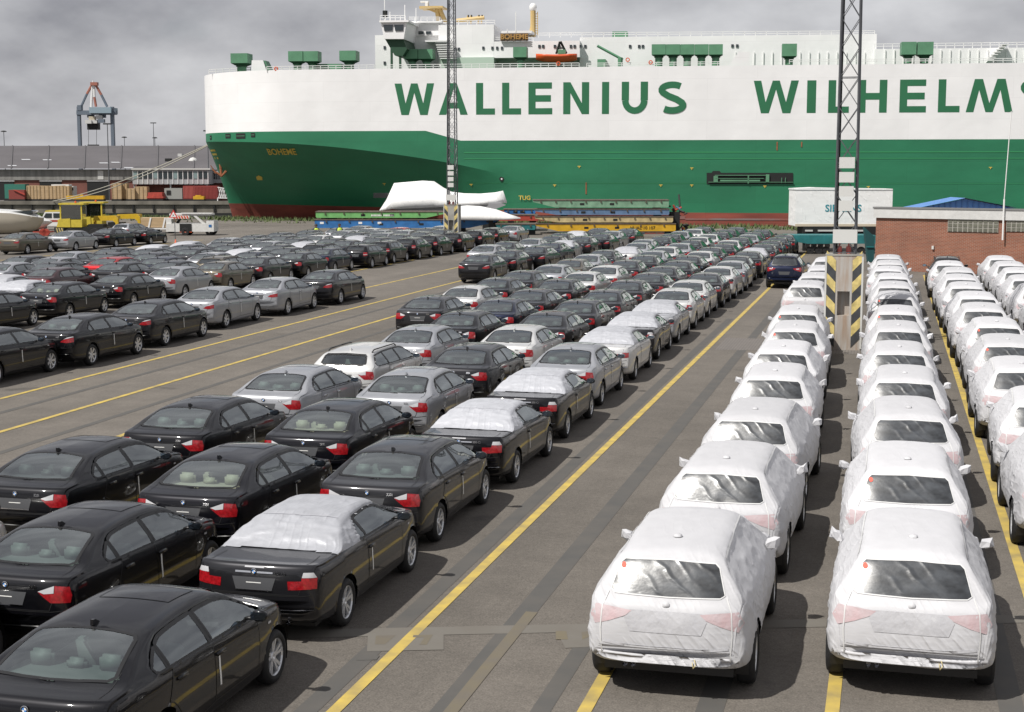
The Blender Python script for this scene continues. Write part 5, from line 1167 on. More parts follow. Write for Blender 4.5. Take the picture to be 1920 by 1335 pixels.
# ---------------------------------------------------------------- boxed cargo on a trailer
TEAL = mat('teal_steel', (.02, .17, .18), .5, noise_amt=.3, noise_scale=2); TEALD = mat('teal_dark', (.012, .07, .075), .6)
f = Far('wrapped_cargo_box', 1580, 110, 'big white wrapped cargo box lettered SIEMENS on a trailer', 'cargo box')
BW = mat('wrap_white', (.82, .82, .81), .5, bump=.5, bump_scale=1.1, noise_amt=.08, noise_scale=1, stretch=(.6, 1, 3), rot=(0, .5, 0)); creases(BW, .8, .5, [(.3, .5, .2)])
bx_ = f.box('box_body', 1492, 354, 1672, 423.5, 0, 2.6, BW); f.box('bottom_board', 1491, 420, 1673, 424.5, -.03, 2.63, mat('wood_pale', (.55, .47, .36), .7)); f.poly('top_sheet', [(1491, 356), (1491, 353.5), (1530, 351.5), (1585, 353), (1673, 354), (1673, 356)], -.04, 2.64, BW)
tm = text_mesh('SIEMENS', .72, mat('teal_letter', (.03, .25, .30), .5), .004, .012); p = f.P(1581, 396.5); 
for v in tm.vertices: v.co = Vector((p.x+v.co.x*1.0, -.02-v.co.z, p.z+v.co.y))
add('lettering', tm, f.root)
f2 = Far('cargo_trailer', 1580, 109.6, 'dark trailer chassis carrying the white lettered cargo box', 'trailer')
f2.box('frame', 1506, 425, 1642, 441, .3, 2.6, BLKM); f2.box('side_rail', 1510, 431, 1524, 434, .2, .32, PALEB); f2.box('side_rail', 1534, 431, 1625, 434, .2, .32, PALEB)
for px in (1520, 1532, 1545):
    p = f2.P(px, 449, .6); b = MB(); b.lathe([(-.15, .1), (-.15, .42), (.15, .42), (.15, .1)], RUB, 18, 'y', (p.x, .55, .42+0)); b.obj('wheel', f2.root)
for px in (1512, 1632):
    p = f2.P(px, 449, .6); b = MB(); b.box(p.x-.1, p.x+.1, 1.2, 1.6, 0, f2.P(px, 440, .6).z, BLKM); b.obj('support_leg', f2.root)
f3 = Far('teal_roll_trailer', 1540, 106.5, 'teal low roll trailer in front of the white cargo box', 'trailer')
f3.poly('deck', [(1478, 441), (1642, 441), (1642, 457), (1515, 457), (1480, 452)], 0, 2.4, TEAL)
for px in (1519, 1535, 1549, 1600, 1615): p = f3.P(px, 458, .3); b = MB(); b.lathe([(-.12, .05), (-.12, .26), (.12, .26), (.12, .05)], RUB, 14, 'y', (p.x, .3, .26)); b.obj('wheel', f3.root)
f3.box('nose_leg', 1482, 452, 1490, 468, .3, .8, TEALD, zmin=0); f3.box('rear_leg', 1630, 456, 1640, 468, .3, .8, TEALD, zmin=0)
f4 = Far('teal_ramp_prop', 1632, 97, 'dark teal tapered steel prop leaning by the brick building corner', 'prop')
f4.poly('post', [(1621, 426), (1640, 444), (1638.5, 488), (1629, 498)], 0, .5, TEALD); f4.box('cross_bar', 1625, 462, 1639, 464, -.08, 0, TEAL); f4.box('foot', 1627, 493, 1639, 499, -.1, .6, TEALD, zmin=0)
# ---------------------------------------------------------------- roll trailers stacked on the quay
def rolltrailer(px0, px1, yt, yb, D, m, label, taper='r', marks=8, stack=None):
    f = Far('roll_trailer', (px0+px1)/2, D, label, 'roll trailer', 'roll trailers stacked on the quay')
    L_ = px1-px0; tp = .16*L_; pts = [(px0, yt), (px1, yt), (px1, yt+2), (px1-tp, yb), (px0+2, yb), (px0, yb-2)] if taper == 'r' else [(px0, yt), (px1, yt), (px1, yb-2), (px1-2, yb), (px0+tp, yb), (px0, yt+3)]
    f.poly('deck', pts, 0, 2.6, m); f.box('deck_plate', px0-1, yt-1.6, px1+1, yt-.05, -.05, 2.65, mat('deck_wood', (.13, .10, .08), .8, noise_amt=.4))
    for i in range(marks):
        px = px0+L_*(i+.5)/marks; f.box('lashing_lug', px-1.2, yt+1, px+1.2, yt+4, -.09, -.005, mat('lug_dark', (.10, .08, .06), .7))
    for u in (.36, .58):
        px = px0+L_*u; f.box('fork_pocket', px-4, (yt+yb)/2-1.8, px+4, (yt+yb)/2+2, -.02, -.004, BLKM)
    zb = f.P(px0, yb).z
    under = stack if stack is not None else 0
    for px in ((px0+.10*L_, px0+.8*L_) if taper == 'r' else (px0+.22*L_, px0+.92*L_)):
        a = f.P(px-6, yb); c = f.P(px+6, yb); b = MB(); b.box(a.x, c.x, .3, 2.3, under, zb-.002, BLKM); b.obj('bogie', f.root)
    return f, zb
LGR = mat('trailer_green', (.16, .42, .14), .6, noise_amt=.3, noise_scale=1.5); TBL = mat('trailer_blue', (.03, .16, .42), .55, noise_amt=.3, noise_scale=1.5); PGR = mat('trailer_pale_green', (.20, .36, .24), .6, noise_amt=.35, noise_scale=1.5); SBL = mat('trailer_slate_blue', (.11, .19, .32), .6, noise_amt=.35, noise_scale=1.5); CRM = mat('trailer_cream', (.52, .42, .22), .6, noise_amt=.35, noise_scale=1.5); TYE = mat('trailer_yellow', (.62, .36, .02), .5, noise_amt=.2, noise_scale=1.5); TRD = mat('trailer_red', (.42, .06, .04), .6, noise_amt=.3, noise_scale=1.5)
tz = lambda f, y, px=800: f.P(px, y).z
fa, zb1 = rolltrailer(590, 935, 413, 427.5, 140, TBL, 'long bright blue roll trailer under the green one', 'r', 8)
zz = fa.P(700, 411.3).z; fg, _ = rolltrailer(592, 838, 398, 408.5, 140.4, LGR, 'light green roll trailer with white lettering on the blue one', 'r', 7, zz)
for w0, w1 in ((696, 715.5), (719, 739)):      # two white words too worn to read
    x_ = w0
    while x_ < w1: fg.box('worn_letter', x_, 402.2, x_+1.6, 405.6, -.02, -.005, WHT); x_ += 2.5
for px in (600, 672, 708): fa.box('white_plate', px, 416, px+7, 420, -.02, -.005, WHT)
f_, _ = rolltrailer(1105, 1245, 436, 447, 141.0, TRD, 'red roll trailer at the bottom of the stack', 'l', 5)
zz = f_.P(1150, 434.3).z; fy, _ = rolltrailer(1005, 1267, 420.5, 433.5, 141.2, TYE, 'bright yellow roll trailer with tapered nose in the stack', 'l', 6, zz)
zz = fy.P(1150, 418.8).z; fc, _ = rolltrailer(1004, 1262, 407, 417, 141.4, CRM, 'faded cream roll trailer lying on the yellow one', 'l', 9, zz)
zz = fc.P(1150, 405.3).z; fs_, _ = rolltrailer(1003, 1255, 393, 403, 141.6, SBL, 'slate blue roll trailer lying on the cream one', 'l', 8, zz)
zz = fs_.P(1150, 391.3).z; fp, _ = rolltrailer(1000, 1254, 376, 389, 141.8, PGR, 'pale green roll trailer on top of the stack', 'l', 9, zz)
tm = text_mesh('HUAL 10 107', .42, mat('letter_dark', (.05, .045, .03), .6), .002, .006); p = fy.P(1205, 430)
for v in tm.vertices: v.co = Vector((p.x+v.co.x, -.02, p.z+v.co.y))
add('lettering', tm, fy.root)
for px0, px1, yt, yb, D, m, lb in ((945, 1004, 393.5, 401, 150, TBL, 'blue roll trailer end behind the stacked trailers'), (903, 1008, 404, 414, 147, TRD, 'red roll trailer between the two trailer stacks'), (930, 1004, 421, 431, 138, TEAL, 'low teal roll trailer before the red one')):
    rolltrailer(px0, px1, yt, yb, D, m, lb, 'l', 4)
f = Far('gooseneck_heap', 1270, 142, 'jumble of dark goosenecks and hoses at the end of the trailer stack', 'equipment')
rj = random.Random(4); b = MB()
for i in range(26):
    a = f.P(rj.uniform(1256, 1284), rj.uniform(385, 436), rj.uniform(0, 2)); c = a+Vector((rj.gauss(0, .5), rj.gauss(0, .3), rj.gauss(0, .6))); c.z = max(.05, c.z); b.bar(a, c, rj.uniform(.04, .12), rj.choice([BLKM, DKG, TRD, SBL, TYE, STEEL]), 5)
b.obj('gooseneck_bundle', f.root); q = MB(); a = f.P(1258, 380); q.box(a.x, a.x+.9, .3, 2.0, 0, 2.0, BLKM); q.obj('rack', f.root)
f = Far('mooring_bollard', 1287, 146, 'dark iron mooring bollard at the quay edge beside the trailer stack', 'bollard'); b = MB(); b.lathe([(0, .33), (.08, .3), (.15, .2), (.5, .2), (.62, .36), (.72, .34), (.76, .001)], BLKM, 14, 'z'); b.obj('bollard_post', f.root, smooth=True)
# ---------------------------------------------------------------- wrapped boats
def wrapped(px, D, label, prof, hw, z0, name='wrapped_boat', m=BW, under=None):
    f = Far(name, px, D, label, 'boat'); n_ = 15; cols_ = []
    for a, yt, yb, wf in prof:
        T, Bt = f.P(a, yt), f.P(a, yb); h = T.z-Bt.z; w_ = hw*wf; c = []
        for i in range(n_):
            t = math.pi*i/(n_-1); xx = -math.cos(t); zz = math.sin(t)**.75
            c.append((T.x+.02*noise.noise(Vector((a*.2, i, 0))), hw+xx*w_*(1-.25*zz), Bt.z+h*zz+.03*noise.noise(Vector((a*.3, i*.7, 3)))))
        cols_.append(c)
    vv = [p for c in cols_ for p in c]; k = len(cols_); fs = [(i*n_+j, (i+1)*n_+j, (i+1)*n_+j+1, i*n_+j+1) for i in range(k-1) for j in range(n_-1)]+[tuple(range(n_)), tuple((k-1)*n_+j for j in range(n_))]
    fs += [(i*n_, i*n_+n_-1, (i+1)*n_+n_-1, (i+1)*n_) for i in range(k-1)]
    b = MB(); b.raw(vv, fs, m); o = b.obj('shrink_wrap', f.root); 
    for pl in o.data.polygons: pl.use_smooth = True
    return f
f = wrapped(830, 146, 'large white shrink-wrapped motor yacht on a cradle', [(710, 393, 396, .55), (722, 374, 394, .8), (736, 343.5, 392, .95), (760, 341.5, 391, 1), (790, 339, 390, 1), (812, 340, 389, 1), (830, 352, 388, 1), (845, 360, 387, .98), (870, 363, 386, .92), (900, 363.5, 385, .8), (928, 361, 383, .6), (943, 358, 381, .35), (950, 378, 382, .12)], 1.9, 0)
b = MB(); b.prism([(f.P(a, c).x, f.P(a, c).z) for a, c in ((735, 392), (940, 381), (948, 385), (930, 392), (760, 398))], .6, 3.2, mat('hull_grey', (.30, .30, .31), .5), 'xz'); b.obj('hull_bottom', f.root)
for px in (760, 840, 910): a = f.P(px, 392); b = MB(); b.box(a.x-.3, a.x+.3, .8, 3.0, 0, a.z, BLKM); b.obj('cradle_block', f.root)
f.box('stern_drive', 700, 362, 727, 371, 1.4, 2.2, BLKM)
f = wrapped(905, 138.6, 'smaller white shrink-wrapped speedboat in front of the yacht', [(833, 392, 411, .8), (850, 388, 412, .95), (875, 385.5, 412.5, 1), (900, 387, 413, 1), (930, 393, 413, .85), (955, 402, 412.5, .5), (976, 409, 411, .1)], 1.25, 0)
for px in (850, 920): a = f.P(px, 412); b = MB(); b.box(a.x-.2, a.x+.2, .5, 2.0, 0, a.z+.1, BLKM); b.obj('cradle_block', f.root)
# ---------------------------------------------------------------- boats at the left edge
def openboat(px, D, label, prof, hw, hm, topm):
    f = Far('motor_boat', px, D, label, 'boat'); n_ = 9; cols_ = []
    for a, yt, yb, wf in prof:
        T, Bt = f.P(a, yt), f.P(a, yb); w_ = hw*wf; sec = [(-1, 1), (-.97, .75), (-.85, .35), (-.45, .1), (0, 0), (.45, .1), (.85, .35), (.97, .75), (1, 1)]
        cols_.append([(T.x, hw+u*w_, Bt.z+(T.z-Bt.z)*v) for u, v in sec])
    vv = [p for c in cols_ for p in c]; k = len(cols_); b = MB()
    b.raw(vv, [(i*n_+j, (i+1)*n_+j, (i+1)*n_+j+1, i*n_+j+1) for i in range(k-1) for j in range(n_-1)]+[tuple(range(n_))], hm); o = b.obj('hull', f.root, smooth=True)
    dkv = [(c[0][0], c[0][1], c[0][2]) for c in cols_]+[(c[-1][0], c[-1][1], c[-1][2]) for c in cols_]+[(c[0][0], hw, c[0][2]+.28*min(1, 3*(1-i/(k-1)))) for i, c in enumerate(cols_)]
    b = MB(); b.raw(dkv, [(i, i+1, 2*k+i+1, 2*k+i) for i in range(k-1)]+[(k+i, k+i+1, 2*k+i+1, 2*k+i) for i in range(k-1)], topm); b.obj('deck', f.root, smooth=True)
    return f
HULLB = mat('boat_hull_beige', (.50, .46, .38), .35, coat=.5); HULLW = mat('boat_white', (.72, .72, .70), .3, coat=.5)
f = openboat(30, 131, 'beige and white cabin cruiser with round porthole', [(-70, 398, 440, .9), (-20, 398, 441, 1), (20, 400, 440, .95), (45, 404, 437, .8), (62, 407, 430, .5), (72, 409, 416, .08)], 1.4, HULLB, HULLW)
f.poly('cabin', [(-70, 398), (-60, 390), (0, 394), (45, 402), (60, 407), (-70, 407)], .5, 2.3, HULLW); f.poly('windscreen', [(20, 397), (58, 394.5), (62, 396), (52, 402), (46, 402)], .6, 2.2, WINB)
p = f.P(11, 404); b = MB(); b.lathe([(0, .001), (0, .16)], WINB, 14, 'y', (p.x, .46, p.z)); b.obj('porthole', f.root)
for px in (-30, 40): a = f.P(px, 438); b = MB(); b.box(a.x-.3, a.x+.3, .6, 2.2, 0, a.z+.12, BLKM); b.obj('cradle_block', f.root)
f = openboat(75, 136, 'small white pointed speedboat on a red-wheeled trailer', [(40, 415, 433, 1), (60, 412, 432, .9), (75, 413.5, 429, .65), (92, 415.5, 418, .06)], .9, HULLW, HULLW)
for px in (78, 84): a = f.P(px, 434); b = MB(); b.lathe([(-.1, .05), (-.1, .33), (.1, .33), (.1, .05)], TRD, 14, 'y', (a.x, .4, .33)); b.obj('trailer_wheel', f.root)
b = MB(); a, c = f.P(40, 434), f.P(92, 436); b.box(a.x, c.x, .3, 1.5, .3, .42, TRD); a = f.P(60, 431); b.box(a.x-.2, a.x+.2, .4, 1.4, .42, f.P(60, 431).z, BLKM); b.obj('trailer_frame', f.root)
# ---------------------------------------------------------------- yellow terminal tractors and goosenecks
YT = mat('tractor_yellow', (.56, .44, .05), .45, noise_amt=.15); YG = mat('gooseneck_yellow', (.62, .40, .02), .45, noise_amt=.15)
def tractor(px, D, label):
    f = Far('terminal_tractor', px, D, label, 'tractor', 'yellow terminal tractors'); S = 2800/D
    X = lambda m_: px+m_*S; Y = lambda z: HOR+(CAMH-z)*S
    f.box('chassis', X(-1.9), Y(1.05), X(2.6), Y(.62), .3, 2.2, BLKM); f.poly('bonnet', [(X(-1.7), Y(1.05)), (X(-1.5), Y(1.75)), (X(-.55), Y(1.8)), (X(-.5), Y(1.05))], .2, 2.3, YT)
    f.box('cab_floor', X(-1.6), Y(1.7), X(.5), Y(1.05), .25, 1.7, YT)
    for m_, n_ in ((-1.45, 'cab_pillar'), (.35, 'cab_pillar')):
        for dy in (.3, 1.6): f.box(n_, X(m_), Y(3.0), X(m_+.16), Y(1.7), dy, dy+.1, YT)
    f.box('cab_roof', X(-1.55), Y(3.12), X(.62), Y(2.98), .2, 1.8, YT); f.box('cab_back', X(-1.3), Y(2.95), X(.5), Y(1.7), 1.45, 1.55, BLKM)
    b = MB(); a, c = f.P(X(-1.4), Y(2.95)), f.P(X(.36), Y(1.75)); b.box(a.x, c.x, .34, 1.62, c.z, a.z, GLS); b.obj('cab_glass', f.root)
    q, rb = seat_mb(DRK); a = f.P(X(-.4), Y(1.7)); rb(a.x-.25, a.x+.25, .7, 1.2, a.z, a.z+.25); rb(a.x+.1, a.x+.28, .7, 1.2, a.z+.1, a.z+.8); q.obj('seat', f.root)
    f.poly('hazard_skirt', [(X(-1.85), Y(1.0)), (X(-1.05), Y(1.0)), (X(-1.1), Y(.45)), (X(-1.7), Y(.45))], .18, .28, HK)
    for i in range(3): f.poly('hazard_stripe', [(X(-1.75+i*.22), Y(.98)), (X(-1.65+i*.22), Y(.98)), (X(-1.5+i*.22), Y(.5)), (X(-1.6+i*.22), Y(.5))], .165, .178, HY)
    f.box('fifth_wheel', X(1.0), Y(1.3), X(2.3), Y(1.06), .6, 1.9, BLKM)
    for m_ in (-.55, 1.55):
        for dy in (.25, 2.0):
            a = f.P(X(m_), Y(.5), 0); b = MB(); b.lathe([(-.16, .2), (-.16, .47), (-.1, .5), (.1, .5), (.16, .47), (.16, .2)], RUB, 20, 'y', (a.x, dy, .5)); w_ = b.obj('wheel', f.root); b = MB(); b.lathe([(-.1, .001), (-.12, .2), (-.155, .21)], mat('wheel_grey', (.25, .24, .2), .6), 14, 'y', (a.x, dy, .5)); b.obj('rim', w_)
    a = f.P(X(-.3), Y(3.2), 0); b = MB(); b.lathe([(a.z-.1, .08), (a.z+.06, .08), (a.z+.1, .001)], ORG, 10, 'z', (a.x, .8, 0)); b.obj('beacon', f.root)
tractor(143, 128, 'yellow terminal tractor with open cab beside the boats'); tractor(181, 133, 'second yellow terminal tractor behind the first, next to the goosenecks')
def gooseneck(px, D, label):
    f = Far('trailer_gooseneck', px, D, label, 'gooseneck', 'yellow goosenecks'); S = 2800/D; X = lambda m_: px+m_*S; Y = lambda z: HOR+(CAMH-z)*S
    for dy in (0, 1.6):
        f.poly('side_arm', [(X(-1.1), Y(1.55)), (X(-1.0), Y(1.95)), (X(.8), Y(2.0)), (X(1.05), Y(1.75)), (X(1.25), Y(0)), (X(.95), Y(0)), (X(.85), Y(1.35)), (X(.6), Y(1.55))], dy, dy+.25, YG)
    f.box('cross_beam', X(-1.05), Y(1.9), X(-.7), Y(1.6), .25, 1.6, YG); f.box('cross_beam', X(.65), Y(1.95), X(.95), Y(1.65), .25, 1.6, YG); f.box('front_leg', X(-1.05), Y(1.6), X(-.9), Y(0), .6, 1.2, YG)
gooseneck(198, 130, 'orange-yellow gooseneck frame standing between tractors and the long crate'); gooseneck(240, 135, 'second gooseneck frame, lemon yellow, beside the long timber crate')
# ---------------------------------------------------------------- long crate, loader, sign, cone, van
WOOD = mat('crate_wood', (.46, .33, .19), .75, noise_amt=.25, noise_scale=1.2, stretch=(.4, 1, 3)); 
f = Far('long_timber_crate', 290, 142, 'long low plywood crate with white straps beside the white loader', 'crate')
f.box('crate_body', 260, 408.5, 322, 426.5, 0, 2, WOOD); 
for px in (277, 304): f.poly('strap', [(px, 427), (px+3, 427), (px+7, 408.3), (px+4, 408.3)], -.05, -.005, RAILW)
f.box('skid', 256, 427.5, 326, 430, -.1, 2.1, RAILW)
for px in (262, 290, 318): f.box('bearer', px-3, 430, px+3, 437, .2, 1.8, BLKM, zmin=0)
f = Far('cargo_loader', 356, 137, 'low white loader vehicle with folded white bridge and hazard stripes', 'loader'); S = 2800/137; X = lambda m_: 356+m_*S; Y = lambda z: HOR+(CAMH-z)*S
f.box('body', X(-2.2), Y(1.05), X(2.2), Y(.3), .2, 2.4, mat('loader_white', (.66, .66, .64), .5, noise_amt=.12)); LW = MATS['loader_white']
f.box('wheel_bay', X(-.95), Y(1.03), X(.15), Y(.32), .15, .21, BLKM); f.box('bridge', X(-1.9), Y(1.95), X(1.9), Y(1.8), .3, 2.2, LW); f.box('bridge_rail', X(-.8), Y(2.05), X(2.1), Y(1.98), .2, .35, LW); f.poly('lift_arm', [(X(.3), Y(1.75)), (X(.6), Y(1.75)), (X(1.4), Y(1.05)), (X(1.1), Y(1.05))], .25, .5, LW); f.poly('lift_arm', [(X(-1.3), Y(1.05)), (X(-1.05), Y(1.05)), (X(-.6), Y(1.8)), (X(-.9), Y(1.8))], .9, 1.1, BLKM); f.box('cab', X(-2.2), Y(1.55), X(-1.7), Y(1.05), .3, 1.3, LW); f.box('end_panel', X(1.5), Y(1.3), X(2.2), Y(1.06), .25, 2.2, LW)
for i in range(6): f.poly('hazard_stripe', [(X(-1.6+i*.25), Y(1.75)), (X(-1.48+i*.25), Y(1.75)), (X(-1.38+i*.25), Y(1.5)), (X(-1.5+i*.25), Y(1.5))], .2, .29, ORG)
f.box('stripe_board', X(-1.7), Y(1.77), X(-.05), Y(1.48), .292, .34, RAILW)
for i in range(9): f.poly('skirt_stripe', [(X(-.95+i*.13), Y(.31)), (X(-.89+i*.13), Y(.31)), (X(-.85+i*.13), Y(.22)), (X(-.91+i*.13), Y(.22))], .14, .2, ORG)
for m_ in (-.45, 1.7):
    for dy in (.24, 2.0): a = f.P(X(m_), Y(.35)); b = MB(); b.lathe([(-.14, .14), (-.14, .33), (-.1, .36), (.1, .36), (.14, .33), (.14, .14)], RUB, 18, 'y', (a.x, dy+(.0 if m_ < 0 else .25), .36)); b.obj('wheel', f.root)
f.box('blue_plate', X(1.72), Y(.95), X(2.0), Y(.7), .185, .198, TBL)
f = Far('warning_sign', 325, 117, 'triangular red-edged crossing sign on a pole', 'sign'); S = 2800/117
b = MB(); b.bar((0, 0, 0), (0, 0, 2.1), .03, STEEL, 6); b.obj('pole', f.root)
f.poly('border', [(316.5, 408.3), (333.5, 408.3), (325, 393)], -.06, -.035, mat('sign_red', (.55, .03, .03), .5)); f.poly('face', [(319.5, 406.8), (330.5, 406.8), (325, 397)], -.068, -.061, WHT)
for s_ in (-1, 1): f.poly('cross_mark', [(325-2*s_, 405.2), (325-1.2*s_, 405.2), (325+2*s_, 401.8), (325+1.2*s_, 401.8)], -.074, -.069, BLKM)
f = Far('traffic_cone', 325.5, 113.5, 'orange and white traffic cone in front of the warning sign', 'cone'); b = MB(); b.lathe([(.03, .2), (.2, .15)], ORG, 14, 'z'); b.lathe([(.2, .15), (.36, .105)], RAILW, 14, 'z'); b.lathe([(.36, .105), (.72, .03), (.73, .001)], ORG, 14, 'z'); b.obj('cone_body', f.root, smooth=True); b = MB(); b.box(-.24, .24, -.24, .24, 0, .035, ORG); b.obj('base', f.root)
f = Far('small_van', 95, 150, 'small yellow-roofed white van parked behind the tractors', 'van'); S = 2800/150; X = lambda m_: 95+m_*S; Y = lambda z: HOR+(CAMH-z)*S
f.poly('body', [(X(-1.3), Y(.35)), (X(-1.3), Y(1.0)), (X(-.9), Y(1.12)), (X(-.6), Y(1.75)), (X(1.5), Y(1.78)), (X(1.6), Y(.35))], .1, 1.7, HULLW); f.poly('roof', [(X(-.6), Y(1.76)), (X(-.5), Y(1.9)), (X(1.45), Y(1.9)), (X(1.5), Y(1.79))], .12, 1.68, YT); f.poly('side_window', [(X(-.75), Y(1.15)), (X(-.5), Y(1.62)), (X(.1), Y(1.62)), (X(.1), Y(1.15))], .07, .098, WINB); f.box('side_window', X(.25), Y(1.62), X(1.3), Y(1.15), .07, .098, WINB); f.box('side_stripe', X(-1.3), Y(.95), X(1.6), Y(.75), .085, .099, TRD)
for m_ in (-.75, 1.0): a = f.P(X(m_), Y(.3)); b = MB(); b.lathe([(-.09, .001), (-.09, .3), (.09, .3)], RUB, 16, 'y', (a.x, .16, .3)); b.obj('wheel', f.root)
# ---------------------------------------------------------------- people in hi-vis
HV = mat('hi_vis_yellow', (.60, .75, .08), .6); SKIN = mat('skin', (.45, .28, .2), .6); TRS = mat('dark_trousers', (.03, .035, .05), .8); HAIR = mat('dark_hair', (.03, .022, .018), .7)
def person(px, D, label, hair):
    p = PD(px, HOR, D); root = empty('person', (p.x, p.y, 0), YAW+.4); tag(root, label, 'person', 'people in hi-vis between the cars')
    V = [(0, 0, .95), (0, .0, 1.2), (0, .01, 1.43), (0, .02, 1.53), (0, .03, 1.66), (.10, 0, .9), (.11, .02, .5), (.11, -.02, .08), (.11, .1, .04), (-.10, 0, .9), (-.11, .03, .5), (-.11, 0, .08), (-.11, .12, .04), (.19, 0, 1.42), (.27, .02, 1.14), (.27, .12, .92), (.27, .17, .84), (-.19, 0, 1.42), (-.27, .0, 1.14), (-.26, .1, .92), (-.26, .15, .84)]
    E = [(0, 1), (1, 2), (2, 3), (3, 4), (0, 5), (5, 6), (6, 7), (7, 8), (0, 9), (9, 10), (10, 11), (11, 12), (2, 13), (13, 14), (14, 15), (15, 16), (2, 17), (17, 18), (18, 19), (19, 20)]
    R = [.15, .14, .15, .06, .105, .09, .06, .045, .04, .09, .06, .045, .04, .07, .05, .04, .035, .07, .05, .04, .035]
    me = bpy.data.meshes.new('figure'); me.from_pydata(V, E, []); o = add('figure', me, root); sk = o.modifiers.new('skin', 'SKIN'); 
    for i, r_ in enumerate(R): o.data.skin_vertices[0].data[i].radius = (r_, r_*.8 if i < 3 else r_)
    o.data.skin_vertices[0].data[0].use_root = True; o.modifiers.new('sub', 'SUBSURF').levels = 2; me.materials.append(TRS)
    b = MB(); b.lathe([(.98, .20), (1.2, .19), (1.40, .215), (1.49, .12)], HV, 18, 'z'); vest = b.mesh('vest', True)
    for v in vest.vertices: v.co.y *= .72
    add('hi_vis_vest', vest, root)
    bq = bmesh.new(); bmesh.ops.create_uvsphere(bq, u_segments=14, v_segments=10, radius=.112); hm = bpy.data.meshes.new('head'); bq.to_mesh(hm); bq.free(); hm.materials.append(SKIN)
    for v in hm.vertices: v.co.z *= 1.2
    add('head', hm, root, (0, .03, 1.665)); b = MB(); b.lathe([(-.02, .122), (.06, .118), (.11, .08), (.145, .001)], hair, 14, 'z', (0, .015, 1.67)); b.obj('hair', root, smooth=True)
person(591, 116, 'person in yellow hi-vis jacket at the end of the blue trailer', MATS['hi_vis_yellow'] if False else HAIR); person(635, 117, 'dark-haired person in yellow hi-vis jacket beside the parked cars by the blue trailer', HAIR)
# ================================================================ ACROSS THE WATER
f = Far('far_quay', 200, 286, None, None); bpy.data.objects.remove(f.root)
def FQ(px, D): p = PD(px, HOR, D); return (p.x, p.y)
sheet('far_ground', [FQ(-900, 286), FQ(1100, 286), FQ(1500, 1500), FQ(-1500, 1500)], .0, mat('far_paving', (.16, .15, .14), .9))
a, c = FQ(-900, 286), FQ(1100, 286); b = MB(); b.raw([(*a, 0), (*c, 0), (*c, -4), (*a, -4)], [(0, 1, 2, 3)], mat('old_quay_wall', (.20, .185, .155), .9, noise_amt=.5, noise_scale=.35, stretch=(1, 1, .5))); tag(b.obj('far_quay_wall'), kind='structure')
f = Far('quay_coping_far', 200, 285.8, 'long pale coping beam with dark ladders on the far quay wall', 'coping')
f.box('coping', -300, 377, 700, 380.5, -.2, .8, MATS['old_quay_wall'], zmin=-.5)
for i in range(12): f.box('wall_pile', 20+i*38, 381, 23+i*38, 398, -.12, .15, BLKM)
f.box('fender_beam', -300, 399.5, 700, 404, -.2, .1, BLKM)
ROOF = mat('shed_roof', (.105, .098, .103), .8, noise_amt=.15, noise_scale=.1); CORR = mat('corrugated', (.24, .235, .22), .75, noise_amt=.35, noise_scale=.5, stretch=(3, 1, .3)); BR2 = mat('far_brick', (.19, .075, .058), .85, noise_amt=.2, noise_scale=.5)
f = Far('warehouse', 200, 302, 'long grey-roofed warehouse with brick lower wall across the water', 'warehouse')
f.box('brick_wall', -400, 336, 720, 376.5, .3, 40, BR2, zmin=0); f.box('upper_cladding', -400, 317.5, 720, 337.5, 0, 40, CORR)
e0, e1 = f.P(-420, 316), f.P(740, 316); r0, r1 = f.P(-420, 273.3, 45), f.P(740, 273.3, 45); e0.y = e1.y = -.8
b = MB(); b.raw([e0, e1, r1, r0], [(0, 1, 2, 3)], ROOF); b.raw([r0, r1, r1+Vector((0, 45, -5)), r0+Vector((0, 45, -5))], [(0, 1, 2, 3)], ROOF); b.obj('roof', f.root)
nrm = (e1-e0).cross(r0-e0).normalized()
for i in range(17):
    u = (i+.5)/17; a = e0.lerp(e1, u)+nrm*.05; c = r0.lerp(r1, u)+nrm*.05; b = MB(); b.bar(a, c, .16, mat('roof_seam', (.10, .095, .10), .8), 4); b.obj('roof_seam', f.root)
for px, py in ((25, 312), (50, 302.5), (90, 303), (196, 308), (218, 307), (243, 315), (415, 301), (440, 309)):
    v_ = (316-py)/(316-273.3); c0 = e0.lerp(e1, (px+420)/1160).lerp(r0.lerp(r1, (px+420)/1160), v_*1.12)+nrm*.06; ux = Vector((1, 0, 0)); uy = (r0-e0).normalized(); b = MB(); b.raw([c0-ux*.9-uy*.8, c0+ux*.9-uy*.8, c0+ux*.9+uy*.8, c0-ux*.9+uy*.8], [(0, 1, 2, 3)], mat('skylight', (.62, .63, .65), .3)); b.obj('skylight', f.root)
for a, c in ((-10, 27), (74, 116), (163, 206), (-100, -60)): f.box('dock_door', a, 340, c, 377, .2, .29, BLKM, zmin=0); f.box('door_head', a, 337.6, c, 340, .1, .29, RAILW)
f.box('light_panel', 183, 320, 194, 336.5, -.06, -.005, PALEB)
b = MB(); c0 = f.P(362, 301, 14); b.lathe([(c0.z-2, 1.0), (c0.z, 1.0), (c0.z+.5, .6), (c0.z+.7, .001)], PALEB, 14, 'z', (c0.x, 14, 0)); b.obj('roof_ventilator', f.root, smooth=True); f.box('roof_stack', 309, 297, 319, 309, 12, 14, BLKM); f.box('roof_stack', 333, 288, 341, 300, 22, 24, PALEB)
f = Far('dock_office', 320, 293, 'glazed grey office gallery raised in front of the warehouse', 'office')
